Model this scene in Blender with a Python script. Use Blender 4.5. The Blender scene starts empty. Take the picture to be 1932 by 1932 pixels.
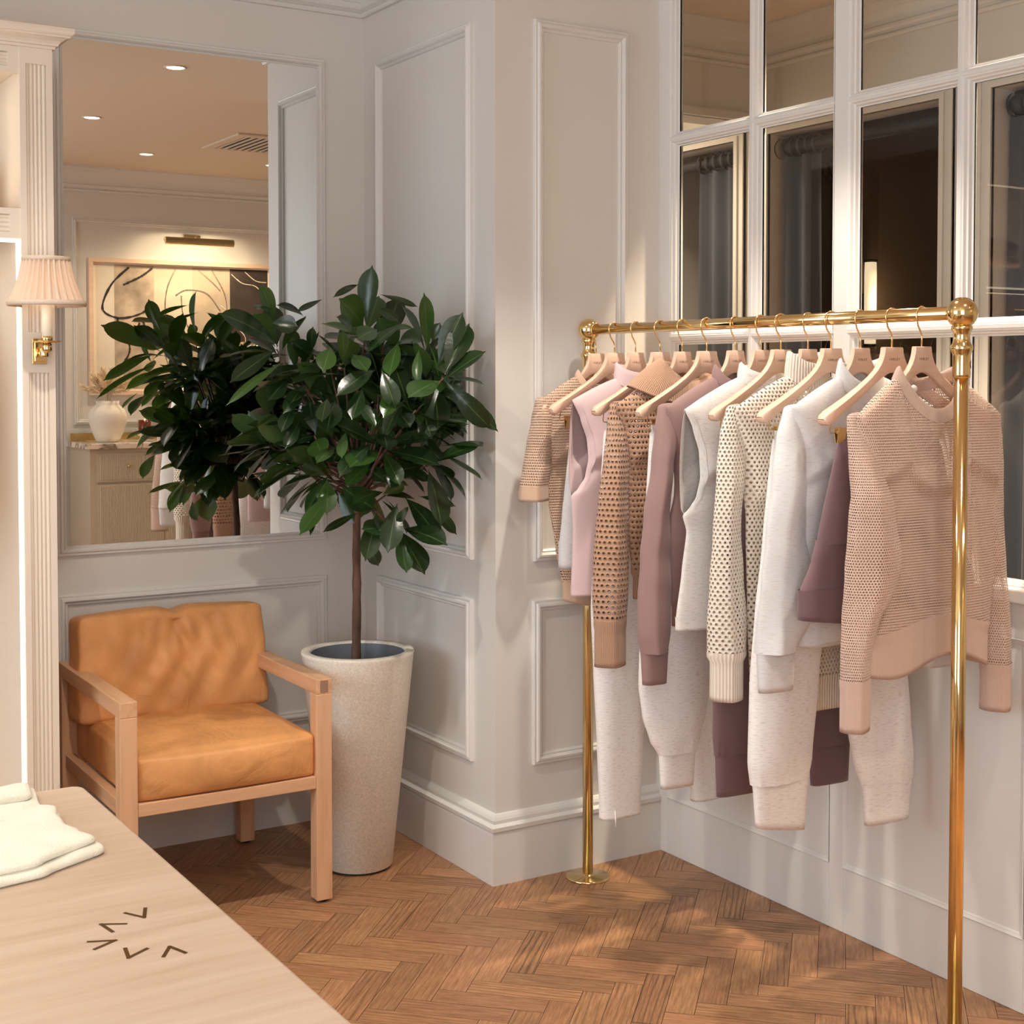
import bpy, bmesh, math, random
from mathutils import Vector, Matrix
random.seed(7)
PI = math.pi
S = bpy.context.scene
COL = S.collection
# ---------------------------------------------------------------- camera
cam_d = bpy.data.cameras.new('camera')
cam = bpy.data.objects.new('camera', cam_d)
COL.objects.link(cam)
cam.location = (0, 0, 1.5)
cam.rotation_euler = (math.radians(90 - 1.95), 0, math.radians(-32.0))
cam_d.sensor_width = 36
cam_d.lens = 2710 / 1932 * 36
cam_d.shift_y = -(966 - 799.27) / 1932
cam_d.clip_start = 0.05
S.camera = cam
# ---------------------------------------------------------------- view, world
S.view_settings.view_transform = 'Standard'
S.view_settings.look = 'None'
S.view_settings.exposure = -0.05
S.view_settings.gamma = 1.0
S.view_settings.use_curve_mapping = False
S.cycles.use_denoising = True
S.cycles.max_bounces = 10
S.cycles.diffuse_bounces = 5
S.cycles.glossy_bounces = 6
S.cycles.transmission_bounces = 8
S.cycles.transparent_max_bounces = 24
S.cycles.sample_clamp_indirect = 6.0
S.cycles.caustics_reflective = False
S.cycles.caustics_refractive = False
W = bpy.data.worlds.new('world')
S.world = W
W.use_nodes = True
W.node_tree.nodes['Background'].inputs[0].default_value = (0.62, 0.72, 0.90, 1)
W.node_tree.nodes['Background'].inputs[1].default_value = 0.25
# ---------------------------------------------------------------- lights of the room
WARM = (1.0, 0.92, 0.81)
def area(name, loc, rot, sx, sy, power, col):
    l = bpy.data.lights.new(name, 'AREA')
    l.shape = 'RECTANGLE'; l.size = sx; l.size_y = sy; l.energy = power; l.color = col
    o = bpy.data.objects.new(name, l); COL.objects.link(o)
    o.location = loc; o.rotation_euler = rot
    return o
# daylight from the shop window in the left wall
area('daylight_and_fill', (-2.9, 2.6, 1.75), (0, math.radians(-90), 0), 1.8, 2.4, 80, (0.76, 0.89, 1.0))
area('daylight_and_fill', (-0.65, -0.66, 1.65), (math.radians(90), 0, 0), 2.3, 1.9, 75, (0.95, 0.97, 1.0))  # unseen frontal fill added behind the camera to brighten garments and walls
DOWN = [(2.131, 2.642, 1.35), (2.166, 1.207, 0.95), (2.807, 0.12, 0.55), (3.647, 0.089, 0.55),
        (0.75, 2.64, 1.0), (0.75, 1.2, 0.1), (-0.7, 2.64, 0.6), (-0.7, 1.2, 0.4), (3.12, 3.12, 4.5), (3.12, 4.95, 1.2), (3.12, 2.25, 3.2)]
SPOT_W = 78
CEIL = 2.86
for (lx, ly, k) in DOWN:
    l = bpy.data.lights.new('downlight_bulb', 'SPOT')
    l.energy = SPOT_W * k; l.color = WARM if lx < 2.5 else (1.0, 0.82, 0.60); l.spot_size = math.radians(84 if 2 < lx < 2.5 else 70 if lx == 3.12 and ly < 4 else 140 if lx == 3.12 else 125); l.spot_blend = 0.4 if 2 < lx < 2.5 else 0.6
    l.shadow_soft_size = 0.10 if 1.1 < ly < 1.3 else 0.035
    o = bpy.data.objects.new('downlight_bulb', l); COL.objects.link(o)
    o.location = (lx, ly, CEIL - 0.03)
# ---------------------------------------------------------------- helpers
def lin(r, g, b):
    f = lambda c: (c / 255 / 12.92) if c / 255 <= 0.04045 else ((c / 255 + 0.055) / 1.055) ** 2.4
    return (f(r), f(g), f(b), 1)
def empty(name, loc=(0, 0, 0), rz=0.0):
    o = bpy.data.objects.new(name, None); COL.objects.link(o)
    o.location = loc; o.rotation_euler = (0, 0, rz); o.empty_display_size = 0.05
    return o
def tag(o, label=None, cat=None, group=None, kind=None):
    if label: o['label'] = label
    if cat: o['category'] = cat
    if group: o['group'] = group
    if kind: o['kind'] = kind
    return o
def link_mesh(name, bm, m, parent=None, smooth=False, bevel=0, loc=None):
    me = bpy.data.meshes.new(name)
    bm.normal_update(); bm.to_mesh(me); bm.free()
    if smooth:
        me.polygons.foreach_set('use_smooth', [True] * len(me.polygons))
    o = bpy.data.objects.new(name, me); COL.objects.link(o)
    if m is not None:
        for mm in (m if isinstance(m, (list, tuple)) else [m]): me.materials.append(mm)
    if parent: o.parent = parent
    if loc: o.location = loc
    if bevel:
        b = o.modifiers.new('bevel', 'BEVEL'); b.width = bevel; b.segments = 2; b.limit_method = 'ANGLE'
        b.angle_limit = math.radians(40)
    return o
def struct(name, bm, m, smooth=False, bevel=0):
    o = link_mesh(name, bm, m, None, smooth, bevel); o['kind'] = 'structure'; return o
def box(bm, x0, x1, y0, y1, z0, z1, mi=0):
    v = [bm.verts.new(p) for p in ((x0,y0,z0),(x1,y0,z0),(x1,y1,z0),(x0,y1,z0),(x0,y0,z1),(x1,y0,z1),(x1,y1,z1),(x0,y1,z1))]
    for f in ((0,3,2,1),(4,5,6,7),(0,1,5,4),(1,2,6,5),(2,3,7,6),(3,0,4,7)):
        fc = bm.faces.new([v[i] for i in f]); fc.material_index = mi
    return v
def quad(bm, a, b, c, d):
    return bm.faces.new([bm.verts.new(p) for p in (a, b, c, d)])
def lathe(bm, prof, n=32, cx=0, cy=0, cap=True):
    rings = []
    for r, z in prof:
        rings.append([bm.verts.new((cx + r * math.cos(2*PI*i/n), cy + r * math.sin(2*PI*i/n), z)) for i in range(n)])
    for a, b in zip(rings, rings[1:]):
        for i in range(n):
            bm.faces.new((a[i], a[(i+1) % n], b[(i+1) % n], b[i]))
    if cap:
        bm.faces.new(list(reversed(rings[0]))); bm.faces.new(rings[-1])
def tube(bm, pts, r, n=10, cap=True):
    pts = [Vector(p) for p in pts]
    rs = r if isinstance(r, (list, tuple)) else [r] * len(pts)
    rings = []; prev = None
    for i, p in enumerate(pts):
        t = (pts[min(i+1, len(pts)-1)] - pts[max(i-1, 0)]).normalized()
        if prev is None:
            a = t.cross(Vector((0, 0, 1)))
            if a.length < 1e-3: a = t.cross(Vector((1, 0, 0)))
        else:
            a = prev - t * prev.dot(t)
        a.normalize(); prev = a; b = t.cross(a)
        rings.append([bm.verts.new(p + (a * math.cos(2*PI*k/n) + b * math.sin(2*PI*k/n)) * rs[i]) for k in range(n)])
    for a, b in zip(rings, rings[1:]):
        for k in range(n):
            bm.faces.new((a[k], a[(k+1) % n], b[(k+1) % n], b[k]))
    if cap:
        bm.faces.new(list(reversed(rings[0]))); bm.faces.new(rings[-1])
def interp(tab, z):
    if z <= tab[0][0]: return tab[0][1]
    for (a, va), (b, vb) in zip(tab, tab[1:]):
        if z <= b:
            k = (z - a) / (b - a); k = k * k * (3 - 2 * k) * 0.5 + k * 0.5
            return va + (vb - va) * k
    return tab[-1][1]
# ---------------------------------------------------------------- materials
def nodes_of(m):
    m.use_nodes = True
    return m.node_tree.nodes, m.node_tree.links, m.node_tree.nodes['Principled BSDF']
def mat(name, c, rough=0.5, metal=0.0, spec=0.5, bump=0.0, bscale=60, var=0.0, vscale=6, stretch=None, sheen=0.0, coat=0.0, coord='Object'):
    m = bpy.data.materials.new(name); N, L, P = nodes_of(m)
    P.inputs['Base Color'].default_value = c
    P.inputs['Roughness'].default_value = rough
    P.inputs['Metallic'].default_value = metal
    P.inputs['Specular IOR Level'].default_value = spec
    if sheen:
        P.inputs['Sheen Weight'].default_value = sheen; P.inputs['Sheen Roughness'].default_value = 0.4
    if coat:
        P.inputs['Coat Weight'].default_value = coat; P.inputs['Coat Roughness'].default_value = 0.12
    tc = N.new('ShaderNodeTexCoord'); src = tc.outputs[coord]
    if stretch:
        mp = N.new('ShaderNodeMapping'); mp.inputs['Scale'].default_value = stretch
        L.new(src, mp.inputs[0]); src = mp.outputs[0]
    if var:
        nz = N.new('ShaderNodeTexNoise'); nz.inputs['Scale'].default_value = vscale; nz.inputs['Detail'].default_value = 5
        L.new(src, nz.inputs['Vector'])
        cr = N.new('ShaderNodeValToRGB')
        cr.color_ramp.elements[0].position = 0.32; cr.color_ramp.elements[1].position = 0.68
        cr.color_ramp.elements[0].color = tuple(x * (1 - var) for x in c[:3]) + (1,)
        cr.color_ramp.elements[1].color = tuple(min(1, x * (1 + var)) for x in c[:3]) + (1,)
        L.new(nz.outputs[0], cr.inputs[0]); L.new(cr.outputs[0], P.inputs['Base Color'])
    if bump:
        n2 = N.new('ShaderNodeTexNoise'); n2.inputs['Scale'].default_value = bscale; n2.inputs['Detail'].default_value = 3
        L.new(src, n2.inputs['Vector'])
        bp = N.new('ShaderNodeBump'); bp.inputs['Strength'].default_value = bump; bp.inputs['Distance'].default_value = 0.002
        L.new(n2.outputs[0], bp.inputs['Height']); L.new(bp.outputs[0], P.inputs['Normal'])
    return m
def wood(name, c1, c2, rough=0.45, axis='X', scale=9.0, coord='Object', bump=0.15, hi=0.6):
    m = bpy.data.materials.new(name); N, L, P = nodes_of(m)
    P.inputs['Roughness'].default_value = rough; P.inputs['Specular IOR Level'].default_value = 0.35
    tc = N.new('ShaderNodeTexCoord'); mp = N.new('ShaderNodeMapping')
    st = {'X': (0.08, 1, 1), 'Y': (1, 0.08, 1), 'Z': (1, 1, 0.08)}[axis]
    mp.inputs['Scale'].default_value = tuple(s * scale for s in st)
    L.new(tc.outputs[coord], mp.inputs[0])
    nz = N.new('ShaderNodeTexNoise'); nz.inputs['Scale'].default_value = 3.0; nz.inputs['Detail'].default_value = 6
    nz.inputs['Roughness'].default_value = 0.65
    L.new(mp.outputs[0], nz.inputs['Vector'])
    cr = N.new('ShaderNodeValToRGB')
    cr.color_ramp.elements[0].position = 0.3; cr.color_ramp.elements[0].color = c1
    cr.color_ramp.elements[1].position = hi; cr.color_ramp.elements[1].color = c2
    L.new(nz.outputs[0], cr.inputs[0]); L.new(cr.outputs[0], P.inputs['Base Color'])
    bp = N.new('ShaderNodeBump'); bp.inputs['Strength'].default_value = bump; bp.inputs['Distance'].default_value = 0.001
    L.new(nz.outputs[0], bp.inputs['Height']); L.new(bp.outputs[0], P.inputs['Normal'])
    return m
def emis(name, c, s):
    m = bpy.data.materials.new(name); N, L, P = nodes_of(m)
    P.inputs['Base Color'].default_value = c
    P.inputs['Emission Color'].default_value = c; P.inputs['Emission Strength'].default_value = s
    return m
M = {}
M['paint'] = mat('wall_paint', lin(219, 215, 209), 0.42, spec=0.45, bump=0.03, bscale=180)
M['trim'] = mat('trim_paint', lin(221, 218, 213), 0.36, spec=0.5)
M['ceiling'] = mat('ceiling_paint', lin(228, 214, 196), 0.7, spec=0.2)
M['dimmed_wall'] = mat('dimmed_wall', lin(104, 84, 66), 0.6)  # dimness of the cubicles painted into the wall colour
M['mirror'] = mat('mirror_glass', (0.86, 0.86, 0.84, 1), 0.0, 1.0)
M['brass'] = mat('polished_brass', lin(232, 206, 150), 0.11, 1.0)
M['brass_soft'] = mat('satin_brass', lin(226, 198, 142), 0.24, 1.0)
M['hook'] = mat('pale_gold_wire', lin(238, 205, 150), 0.22, 1.0)
M['oak'] = wood('pale_oak', lin(196, 150, 112), lin(216, 172, 134), 0.45, 'Z', 10)
M['oak_x'] = wood('pale_oak_rail', lin(196, 150, 112), lin(216, 172, 134), 0.45, 'X', 10)
M['oak_y'] = wood('pale_oak_arm', lin(196, 150, 112), lin(216, 172, 134), 0.45, 'Y', 10)
M['table'] = wood('blond_table_oak', lin(178, 154, 133), lin(194, 173, 153), 0.42, 'X', 11, hi=0.66)
M['beech'] = wood('beech_hanger', lin(222, 182, 156), lin(232, 197, 172), 0.5, 'X', 14, bump=0.05)
M['ink'] = mat('dark_ink', lin(70, 46, 36), 0.6)
M['leather'] = mat('tan_leather', lin(210, 150, 94), 0.5, spec=0.35, bump=0.10, bscale=220, var=0.14, vscale=9)
N, L, P = nodes_of(M['leather'])
_b = [n for n in N if n.type == 'BUMP'][0]
_n = N.new('ShaderNodeTexNoise'); _n.inputs['Scale'].default_value = 9; _n.inputs['Detail'].default_value = 4; _n.inputs['Distortion'].default_value = 1.8
_tc = [n for n in N if n.type == 'TEX_COORD'][0]; L.new(_tc.outputs['Object'], _n.inputs['Vector'])
_b2 = N.new('ShaderNodeBump'); _b2.inputs['Strength'].default_value = .38; _b2.inputs['Distance'].default_value = .014
L.new(_n.outputs[0], _b2.inputs['Height']); L.new(_b.outputs[0], _b2.inputs['Normal']); L.new(_b2.outputs[0], P.inputs['Normal'])
M['stone'] = mat('cast_stone', lin(232, 225, 211), 0.75, spec=0.25, var=0.12, vscale=190, bump=0.25, bscale=260)
M['liner'] = mat('grey_liner', lin(112, 116, 124), 0.5)
M['soil'] = mat('soil', lin(44, 32, 24), 0.95, bump=1.0, bscale=70, var=0.4, vscale=60)
M['bark'] = mat('bark', lin(92, 66, 52), 0.85, bump=0.9, bscale=120, var=0.3, vscale=60, stretch=(1, 1, 0.3))
M['shade'] = None
M['rubber'] = mat('dark_rubber', lin(40, 36, 34), 0.7)
M['marble'] = mat('veined_marble', lin(238, 230, 220), 0.2, var=0.12, vscale=5)
M['cabinet'] = mat('cabinet_paint', lin(196, 184, 164), 0.5)
M['white_ceramic'] = mat('white_ceramic', lin(240, 232, 218), 0.6)
M['pampas'] = mat('dried_grass', lin(244, 226, 198), 0.9, sheen=0.4)
M['amber'] = mat('amber_glass', lin(110, 40, 22), 0.15)
M['candle_core'] = emis('candle_flame', (1.0, 0.55, 0.2, 1), 14)
M['led'] = emis('led_strip', (1.0, 0.88, 0.70, 1), 6.0)
M['bulb'] = emis('downlight_disc', (1.0, 0.86, 0.66, 1), 10.0)
M['curtain'] = mat('slate_curtain', lin(70, 74, 84), 0.9, sheen=0.3)
M['curtain_dark'] = mat('olive_curtain', lin(66, 58, 44), 0.9)
M['rod'] = mat('dark_rod', lin(36, 33, 34), 0.6)
M['vent'] = mat('vent_white', lin(220, 205, 185), 0.5)
M['void'] = mat('vent_void', lin(38, 42, 46), 0.8)
M['paper'] = mat('art_paper', lin(236, 226, 208), 0.8)
def glass_mat():
    m = bpy.data.materials.new('window_glass'); N, L, P = nodes_of(m)
    out = [n for n in N if n.type == 'OUTPUT_MATERIAL'][0]
    fr = N.new('ShaderNodeFresnel'); fr.inputs['IOR'].default_value = 1.55
    tr = N.new('ShaderNodeBsdfTransparent'); tr.inputs[0].default_value = (0.94, 0.95, 0.93, 1)
    gl = N.new('ShaderNodeBsdfGlossy'); gl.inputs['Roughness'].default_value = 0.0
    mx = N.new('ShaderNodeMixShader')
    L.new(fr.outputs[0], mx.inputs[0]); L.new(tr.outputs[0], mx.inputs[1]); L.new(gl.outputs[0], mx.inputs[2])
    L.new(mx.outputs[0], out.inputs[0])
    return m
M['glass'] = glass_mat()
# ================================================================ the setting
YA, XB, YC, XD = 4.44, 2.18, 3.58, 2.776
YBK, XL, XR, YFR = -0.70, -3.0, 4.7, 5.5
def floor_mat():
    m = bpy.data.materials.new('herringbone_oak'); N, L, P = nodes_of(m)
    P.inputs['Roughness'].default_value = 0.38; P.inputs['Specular IOR Level'].default_value = 0.4
    uv = N.new('ShaderNodeUVMap'); uv.uv_map = 'UVMap'
    at = N.new('ShaderNodeAttribute'); at.attribute_name = 'plank'
    sp = N.new('ShaderNodeSeparateColor'); L.new(at.outputs['Color'], sp.inputs[0])
    # grain: stretched noise plus distorted bands
    mp = N.new('ShaderNodeMapping'); mp.inputs['Scale'].default_value = (4, 46, 1); L.new(uv.outputs[0], mp.inputs[0])
    nz = N.new('ShaderNodeTexNoise'); nz.inputs['Scale'].default_value = 3.2; nz.inputs['Detail'].default_value = 7; nz.inputs['Roughness'].default_value = 0.7
    L.new(mp.outputs[0], nz.inputs['Vector'])
    mp2 = N.new('ShaderNodeMapping'); mp2.inputs['Scale'].default_value = (1.1, 9, 1); L.new(uv.outputs[0], mp2.inputs[0])
    wv = N.new('ShaderNodeTexWave'); wv.wave_type = 'BANDS'; wv.bands_direction = 'Y'; wv.inputs['Scale'].default_value = 2.0
    wv.inputs['Distortion'].default_value = 9; wv.inputs['Detail'].default_value = 2; wv.inputs['Detail Scale'].default_value = 0.9
    L.new(mp2.outputs[0], wv.inputs['Vector'])
    cr = N.new('ShaderNodeValToRGB')
    e = cr.color_ramp.elements
    e[0].position = 0.28; e[0].color = lin(130, 90, 58); e[1].position = 0.66; e[1].color = lin(184, 138, 98)
    L.new(nz.outputs[0], cr.inputs[0])
    cr2 = N.new('ShaderNodeValToRGB'); e = cr2.color_ramp.elements
    e[0].position = 0.0; e[0].color = (0.42, 0.38, 0.34, 1); e[1].position = 0.35; e[1].color = (1, 1, 1, 1)
    L.new(wv.outputs[0], cr2.inputs[0])
    mx = N.new('ShaderNodeMixRGB'); mx.blend_type = 'MULTIPLY'
    L.new(sp.outputs[1], mx.inputs[0]); L.new(cr.outputs[0], mx.inputs[1]); L.new(cr2.outputs[0], mx.inputs[2])
    hs = N.new('ShaderNodeHueSaturation')
    mr = N.new('ShaderNodeMapRange'); mr.inputs[3].default_value = 0.80; mr.inputs[4].default_value = 1.10
    L.new(sp.outputs[0], mr.inputs[0]); L.new(mr.outputs[0], hs.inputs['Value'])
    mr2 = N.new('ShaderNodeMapRange'); mr2.inputs[3].default_value = 0.494; mr2.inputs[4].default_value = 0.502
    L.new(sp.outputs[2], mr2.inputs[0]); L.new(mr2.outputs[0], hs.inputs['Hue'])
    L.new(mx.outputs[0], hs.inputs['Color']); L.new(hs.outputs[0], P.inputs['Base Color'])
    bp = N.new('ShaderNodeBump'); bp.inputs['Strength'].default_value = 0.12; bp.inputs['Distance'].default_value = 0.001
    L.new(nz.outputs[0], bp.inputs['Height']); L.new(bp.outputs[0], P.inputs['Normal'])
    return m
def herringbone():
    bm = bmesh.new(); uvl = bm.loops.layers.uv.new('UVMap'); cl = bm.loops.layers.float_color.new('plank')
    n = 4; w = 0.0692; Lk = w * n; g = 0.0006
    ox, oy = 2.17, 2.637
    ca = math.sqrt(0.5)
    rnd = random.Random(3)
    def put(a0, a1, b0, b1, horiz):
        c = [(a0+g, b0+g), (a1-g, b0+g), (a1-g, b1-g), (a0+g, b1-g)]
        P2 = [(ox + (a + b) * ca, oy + (-a + b) * ca) for a, b in c]
        if not any(XL - .1 < x < 5.7 and YBK - .1 < y < YFR + .1 for x, y in P2): return
        vs = [bm.verts.new((min(max(x, XL), 5.6), min(max(y, YBK), YFR), 0)) for x, y in P2]
        try: f = bm.faces.new(vs)
        except ValueError: return
        if f.calc_area() < 1e-5:
            bm.faces.remove(f); return
        ou, ov = rnd.uniform(0, 50), rnd.uniform(0, 50)
        r = (rnd.random(), min(1, max(0, rnd.gauss(0.22, 0.28))), rnd.random(), 1)
        for lp, (a, b) in zip(f.loops, c):
            lp[uvl].uv = ((a if horiz else b) + ou, (b if horiz else a) + ov); lp[cl] = r
    for i in range(-95, 95):
        for j in range(-16, 17):
            # herringbone lattice with translations (w, w) and (Lk, -Lk)
            a0 = i * w + j * Lk; b0 = i * w - j * Lk
            put(a0, a0 + Lk, b0 - w, b0, True)
            put(a0, a0 + w, b0, b0 + Lk, False)
    for f in bm.faces:
        if f.normal.z < 0: f.normal_flip()
    return bm
fl = struct('floor', herringbone(), floor_mat())
bm = bmesh.new(); box(bm, XL, 5.6, YBK, YFR, -0.06, -0.0015)
sub = struct('floor_base', bm, mat('floor_gap', lin(46, 30, 22), 0.8)); sub.parent = fl
# ceiling and walls
bm = bmesh.new(); box(bm, XL - .1, 5.6, YBK - .1, YFR + .1, CEIL, CEIL + 0.08); struct('ceiling', bm, M['ceiling'])
bm = bmesh.new(); box(bm, XL - .1, XB + .06, YA, YA + .1, 0, CEIL); struct('wall_mirror', bm, M['paint'])
bm = bmesh.new(); box(bm, XB, XB + .08, YC + .08, YA, 0, CEIL); struct('wall_return', bm, M['paint'])
bm = bmesh.new(); box(bm, XB, XD + .04, YC, YC + .08, 0, CEIL); struct('wall_pier', bm, M['paint'])
bm = bmesh.new()   # back wall with an opening added to house the unseen fill light
box(bm, XL - .1, -1.85, YBK - .1, YBK, 0, CEIL); box(bm, .55, XR, YBK - .1, YBK, 0, CEIL)
box(bm, -1.85, .55, YBK - .1, YBK, 0, .65); box(bm, -1.85, .55, YBK - .1, YBK, 2.65, CEIL)
struct('wall_back', bm, M['paint'])
bm = bmesh.new()
for xa, xb in ((-1.85, -1.80), (-.67, -.63), (.50, .55)): box(bm, xa, xb, YBK - .08, YBK - .03, .65, 2.65)
for za, zb in ((.65, .70), (2.60, 2.65)):
    for xa, xb in ((-1.80, -.67), (-.63, .50)): box(bm, xa, xb, YBK - .08, YBK - .03, za, zb)
struct('window_3', bm, M['trim'])  # frame added round the fill light's opening
bm = bmesh.new()   # left wall with the shop window opening
box(bm, XL - .1, XL, YBK, 0.6, 0, CEIL); box(bm, XL - .1, XL, 3.8, YA, 0, CEIL)
box(bm, XL - .1, XL, 0.6, 3.8, 0, 0.75); box(bm, XL - .1, XL, 0.6, 3.8, 2.75, CEIL)
struct('wall_left', bm, M['paint'])
bm = bmesh.new(); box(bm, XR, XR + .1, YBK - .1, 1.95, 0, CEIL); struct('wall_right_far', bm, M['paint'])
# crown along wall A, B and C and along the back wall
def sweep(bm, prof, path, up=Vector((0, 0, 1)), closed=False):
    """prof: (out, height) pairs; path: list of (point, outward normal at the mitre)"""
    rings = []
    for p, nrm in path:
        rings.append([bm.verts.new(Vector(p) + Vector(nrm) * o + up * h) for o, h in prof])
    pairs = list(zip(rings, rings[1:])) + ([(rings[-1], rings[0])] if closed else [])
    for a, b in pairs:
        for i in range(len(prof) - 1):
            bm.faces.new((a[i], b[i], b[i+1], a[i+1]))
    if not closed:
        for r in (rings[0], rings[-1]):
            try: bm.faces.new(r)
            except ValueError: pass
crown = [(0, 0), (.014, 0), (.018, .006), (.018, .012), (.010, .018), (.022, .026), (.026, .034), (.026, .044), (.016, .050),
         (.020, .066), (.034, .094), (.058, .122), (.086, .140), (.100, .146), (.100, .154), (0, .154)]
z0 = 2.706
bm = bmesh.new()
sweep(bm, crown, [((XL, YA, z0), (0, -1, 0)), ((XB, YA, z0), (-1, -1, 0)), ((XB, YC, z0), (-1, -1, 0)), ((XD, YC, z0), (0, -1, 0))])
struct('trim_1', bm, M['trim'])
bm = bmesh.new(); sweep(bm, crown, [((XR, YBK, z0), (0, 1, 0)), ((XL, YBK, z0), (0, 1, 0))]); struct('trim_2', bm, M['trim'])
# picture-frame panel mouldings
pm = [(0, 0), (.011, 0), (.013, .003), (.012, .008), (.018, .012), (.019, .018), (.015, .022), (.008, .025), (.010, .029), (.006, .033), (0, .034)]
trim_n = [3]
def panel(orig, u, nrm, u0, u1, z0, z1, w=1.0, d=1.0, prof=pm):
    bm = bmesh.new()
    o, u, nrm = Vector(orig), Vector(u), Vector(nrm); zz = Vector((0, 0, 1))
    rings = []
    for cu, cz, su, sz in ((u0, z0, 1, 1), (u1, z0, -1, 1), (u1, z1, -1, -1), (u0, z1, 1, -1)):
        rings.append([bm.verts.new(o + u * (cu + su * h * w) + zz * (cz + sz * h * w) + nrm * out * d) for out, h in prof])
    for a, b in zip(rings, rings[1:] + rings[:1]):
        for i in range(len(prof) - 1):
            bm.faces.new((a[i], b[i], b[i+1], a[i+1]))
    bmesh.ops.recalc_face_normals(bm, faces=bm.faces)
    ob = struct('trim_%d' % trim_n[0], bm, M['trim']); trim_n[0] += 1
    return ob
A = ((0, YA, 0), (1, 0, 0), (0, -1, 0))
Bw = ((XB, 0, 0), (0, 1, 0), (-1, 0, 0))
Cw = ((0, YC, 0), (1, 0, 0), (0, -1, 0))
panel(*A, 1.135, 2.031, .825 - .485, .825)
panel(*Bw, 3.706, 4.335, .945, 2.545); panel(*Bw, 3.706, 4.335, .335, .825)
panel(*Cw, 2.31, 2.652, .945, 2.545); panel(*Cw, 2.307, 2.652, .335, .828)
mf = panel(*A, 1.135, 2.031, .945, 2.55)            # the frame round the mirror
bm = bmesh.new(); box(bm, 1.16, 2.006, YA - .008, YA - .002, .97, 2.525)
mirror = link_mesh('wall_mirror_pane', bm, M['mirror'])
mirror.name = 'mirror'
tag(mirror, 'large rectangular wall mirror set in white moulding above the leather armchair', 'mirror')
# back wall panel, seen in the mirror
Kw = ((0, YBK, 0), (1, 0, 0), (0, 1, 0))
panel(*Kw, 2.57, 4.2, 1.17, 2.53); panel(*Kw, 0.75, 2.45, 1.17, 2.53)
# baseboards
bb = [(0, 0), (.022, 0), (.022, .150), (.019, .154), (.026, .160), (.027, .172), (.020, .178), (.016, .180), (.016, .190), (.012, .198), (.006, .205), (0, .207)]
def baseboard(name, path):
    bm = bmesh.new(); sweep(bm, bb, path); bmesh.ops.recalc_face_normals(bm, faces=bm.faces); struct(name, bm, M['trim'])
baseboard('baseboard_mirror', [((XL, YA, 0), (0, -1, 0)), ((XB, YA, 0), (-1, -1, 0))])
baseboard('baseboard_return', [((XB, YA, 0), (-1, -1, 0)), ((XB, YC, 0), (-1, -1, 0))])
baseboard('baseboard_pier', [((XB, YC, 0), (-1, -1, 0)), ((XD, YC, 0), (0, -1, 0))])
baseboard('baseboard_back', [((XR, YBK, 0), (0, 1, 0)), ((XL, YBK, 0), (0, 1, 0))])
# ---------------------------------------------------------------- glazed partition (wall D)
T = .05; YE = 2.14
bm = bmesh.new()
for y0, y1 in ((3.524, 3.64), (2.766, 2.818), (YE, 2.183)):
    box(bm, XD, XD + T, y0, y1, 0, CEIL)
for y0, y1 in ((2.818, 3.524), (2.183, 2.766)):
    for za, zb in ((0, .178), (.880, .968), (2.80, CEIL)): box(bm, XD, XD + T, y0, y1, za, zb)
    box(bm, XD + .0045, XD + T - .01, y0, y1, .178, .880)
struct('wall_right', bm, M['trim'], bevel=.002)
bm = bmesh.new(); box(bm, XD - .022, XD + T + .02, YE, 3.575, .9675, 1.0); struct('trim_sill', bm, M['trim'], bevel=.004)
small = [(0.0115, 0), (.004, .002), (.006, .006), (.002, .010), (.0, .013), (-.001, .014)]
pr2 = [(.013, -.001), (.016, .002), (.013, .006), (.009, .010), (.008, .014), (.004, .018), (0, .019)]
Dw = ((XD + .0045, 0, 0), (0, 1, 0), (-1, 0, 0))
panel(*Dw, 2.818, 3.524, .176, .882, .7, .5, prof=pr2); panel(*Dw, 2.183, 2.766, .176, .882, .7, .5, prof=pr2)
def window(n, y0, y1, ym):
    bm = bmesh.new()
    zs = [1.0, 1.615, 2.226, 2.80]
    b = .011
    for k in (0, 1):                                          # front and rear mouldings of the bars
        sx = 1 if k == 0 else -1
        x0 = XD if k == 0 else XD + T
        for (ya, yb) in ((y0, ym), (ym, y1)):
            for (za, zb) in zip(zs, zs[1:]):
                Y0 = ya + (.004 if ya == ym else 0); Y1 = yb - (.004 if yb == ym else 0)
                Z0 = za + (.004 if za != 1.0 else 0); Z1 = zb - (.004 if zb != 2.80 else 0)
                prof = [(.0, .0), (.003, .004), (.003, .009), (.010, .014), (.012, .020), (.020, .024), (.022, .030)]
                rings = []
                for cy, cz, sy, sz in ((Y0, Z0, 1, 1), (Y1, Z0, -1, 1), (Y1, Z1, -1, -1), (Y0, Z1, 1, -1)):
                    rings.append([bm.verts.new((x0 + sx * o, cy + sy * h * .75, cz + sz * h * .62)) for o, h in prof])
                for a, c in zip(rings, rings[1:] + rings[:1]):
                    for i in range(len(prof) - 1):
                        bm.faces.new((a[i], c[i], c[i+1], a[i+1]))
    for z in zs[1:3]:
        box(bm, XD + .0005, XD + T - .0005, y0, y1, z - .0045, z + .0045)
    box(bm, XD + .0002, XD + T - .0002, ym - .0045, ym + .0045, 1.0, 2.80)
    bmesh.ops.recalc_face_normals(bm, faces=bm.faces)
    w = struct('window_%d' % n, bm, M['trim'])
    bm = bmesh.new()
    quad(bm, (XD + .025, y1, 1.0), (XD + .025, y0, 1.0), (XD + .025, y0, 2.80), (XD + .025, y1, 2.80))
    g = link_mesh('glass', bm, M['glass'], w)
    return w
window(1, 2.818, 3.524, 3.150); window(2, 2.183, 2.766, 2.395)
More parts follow.
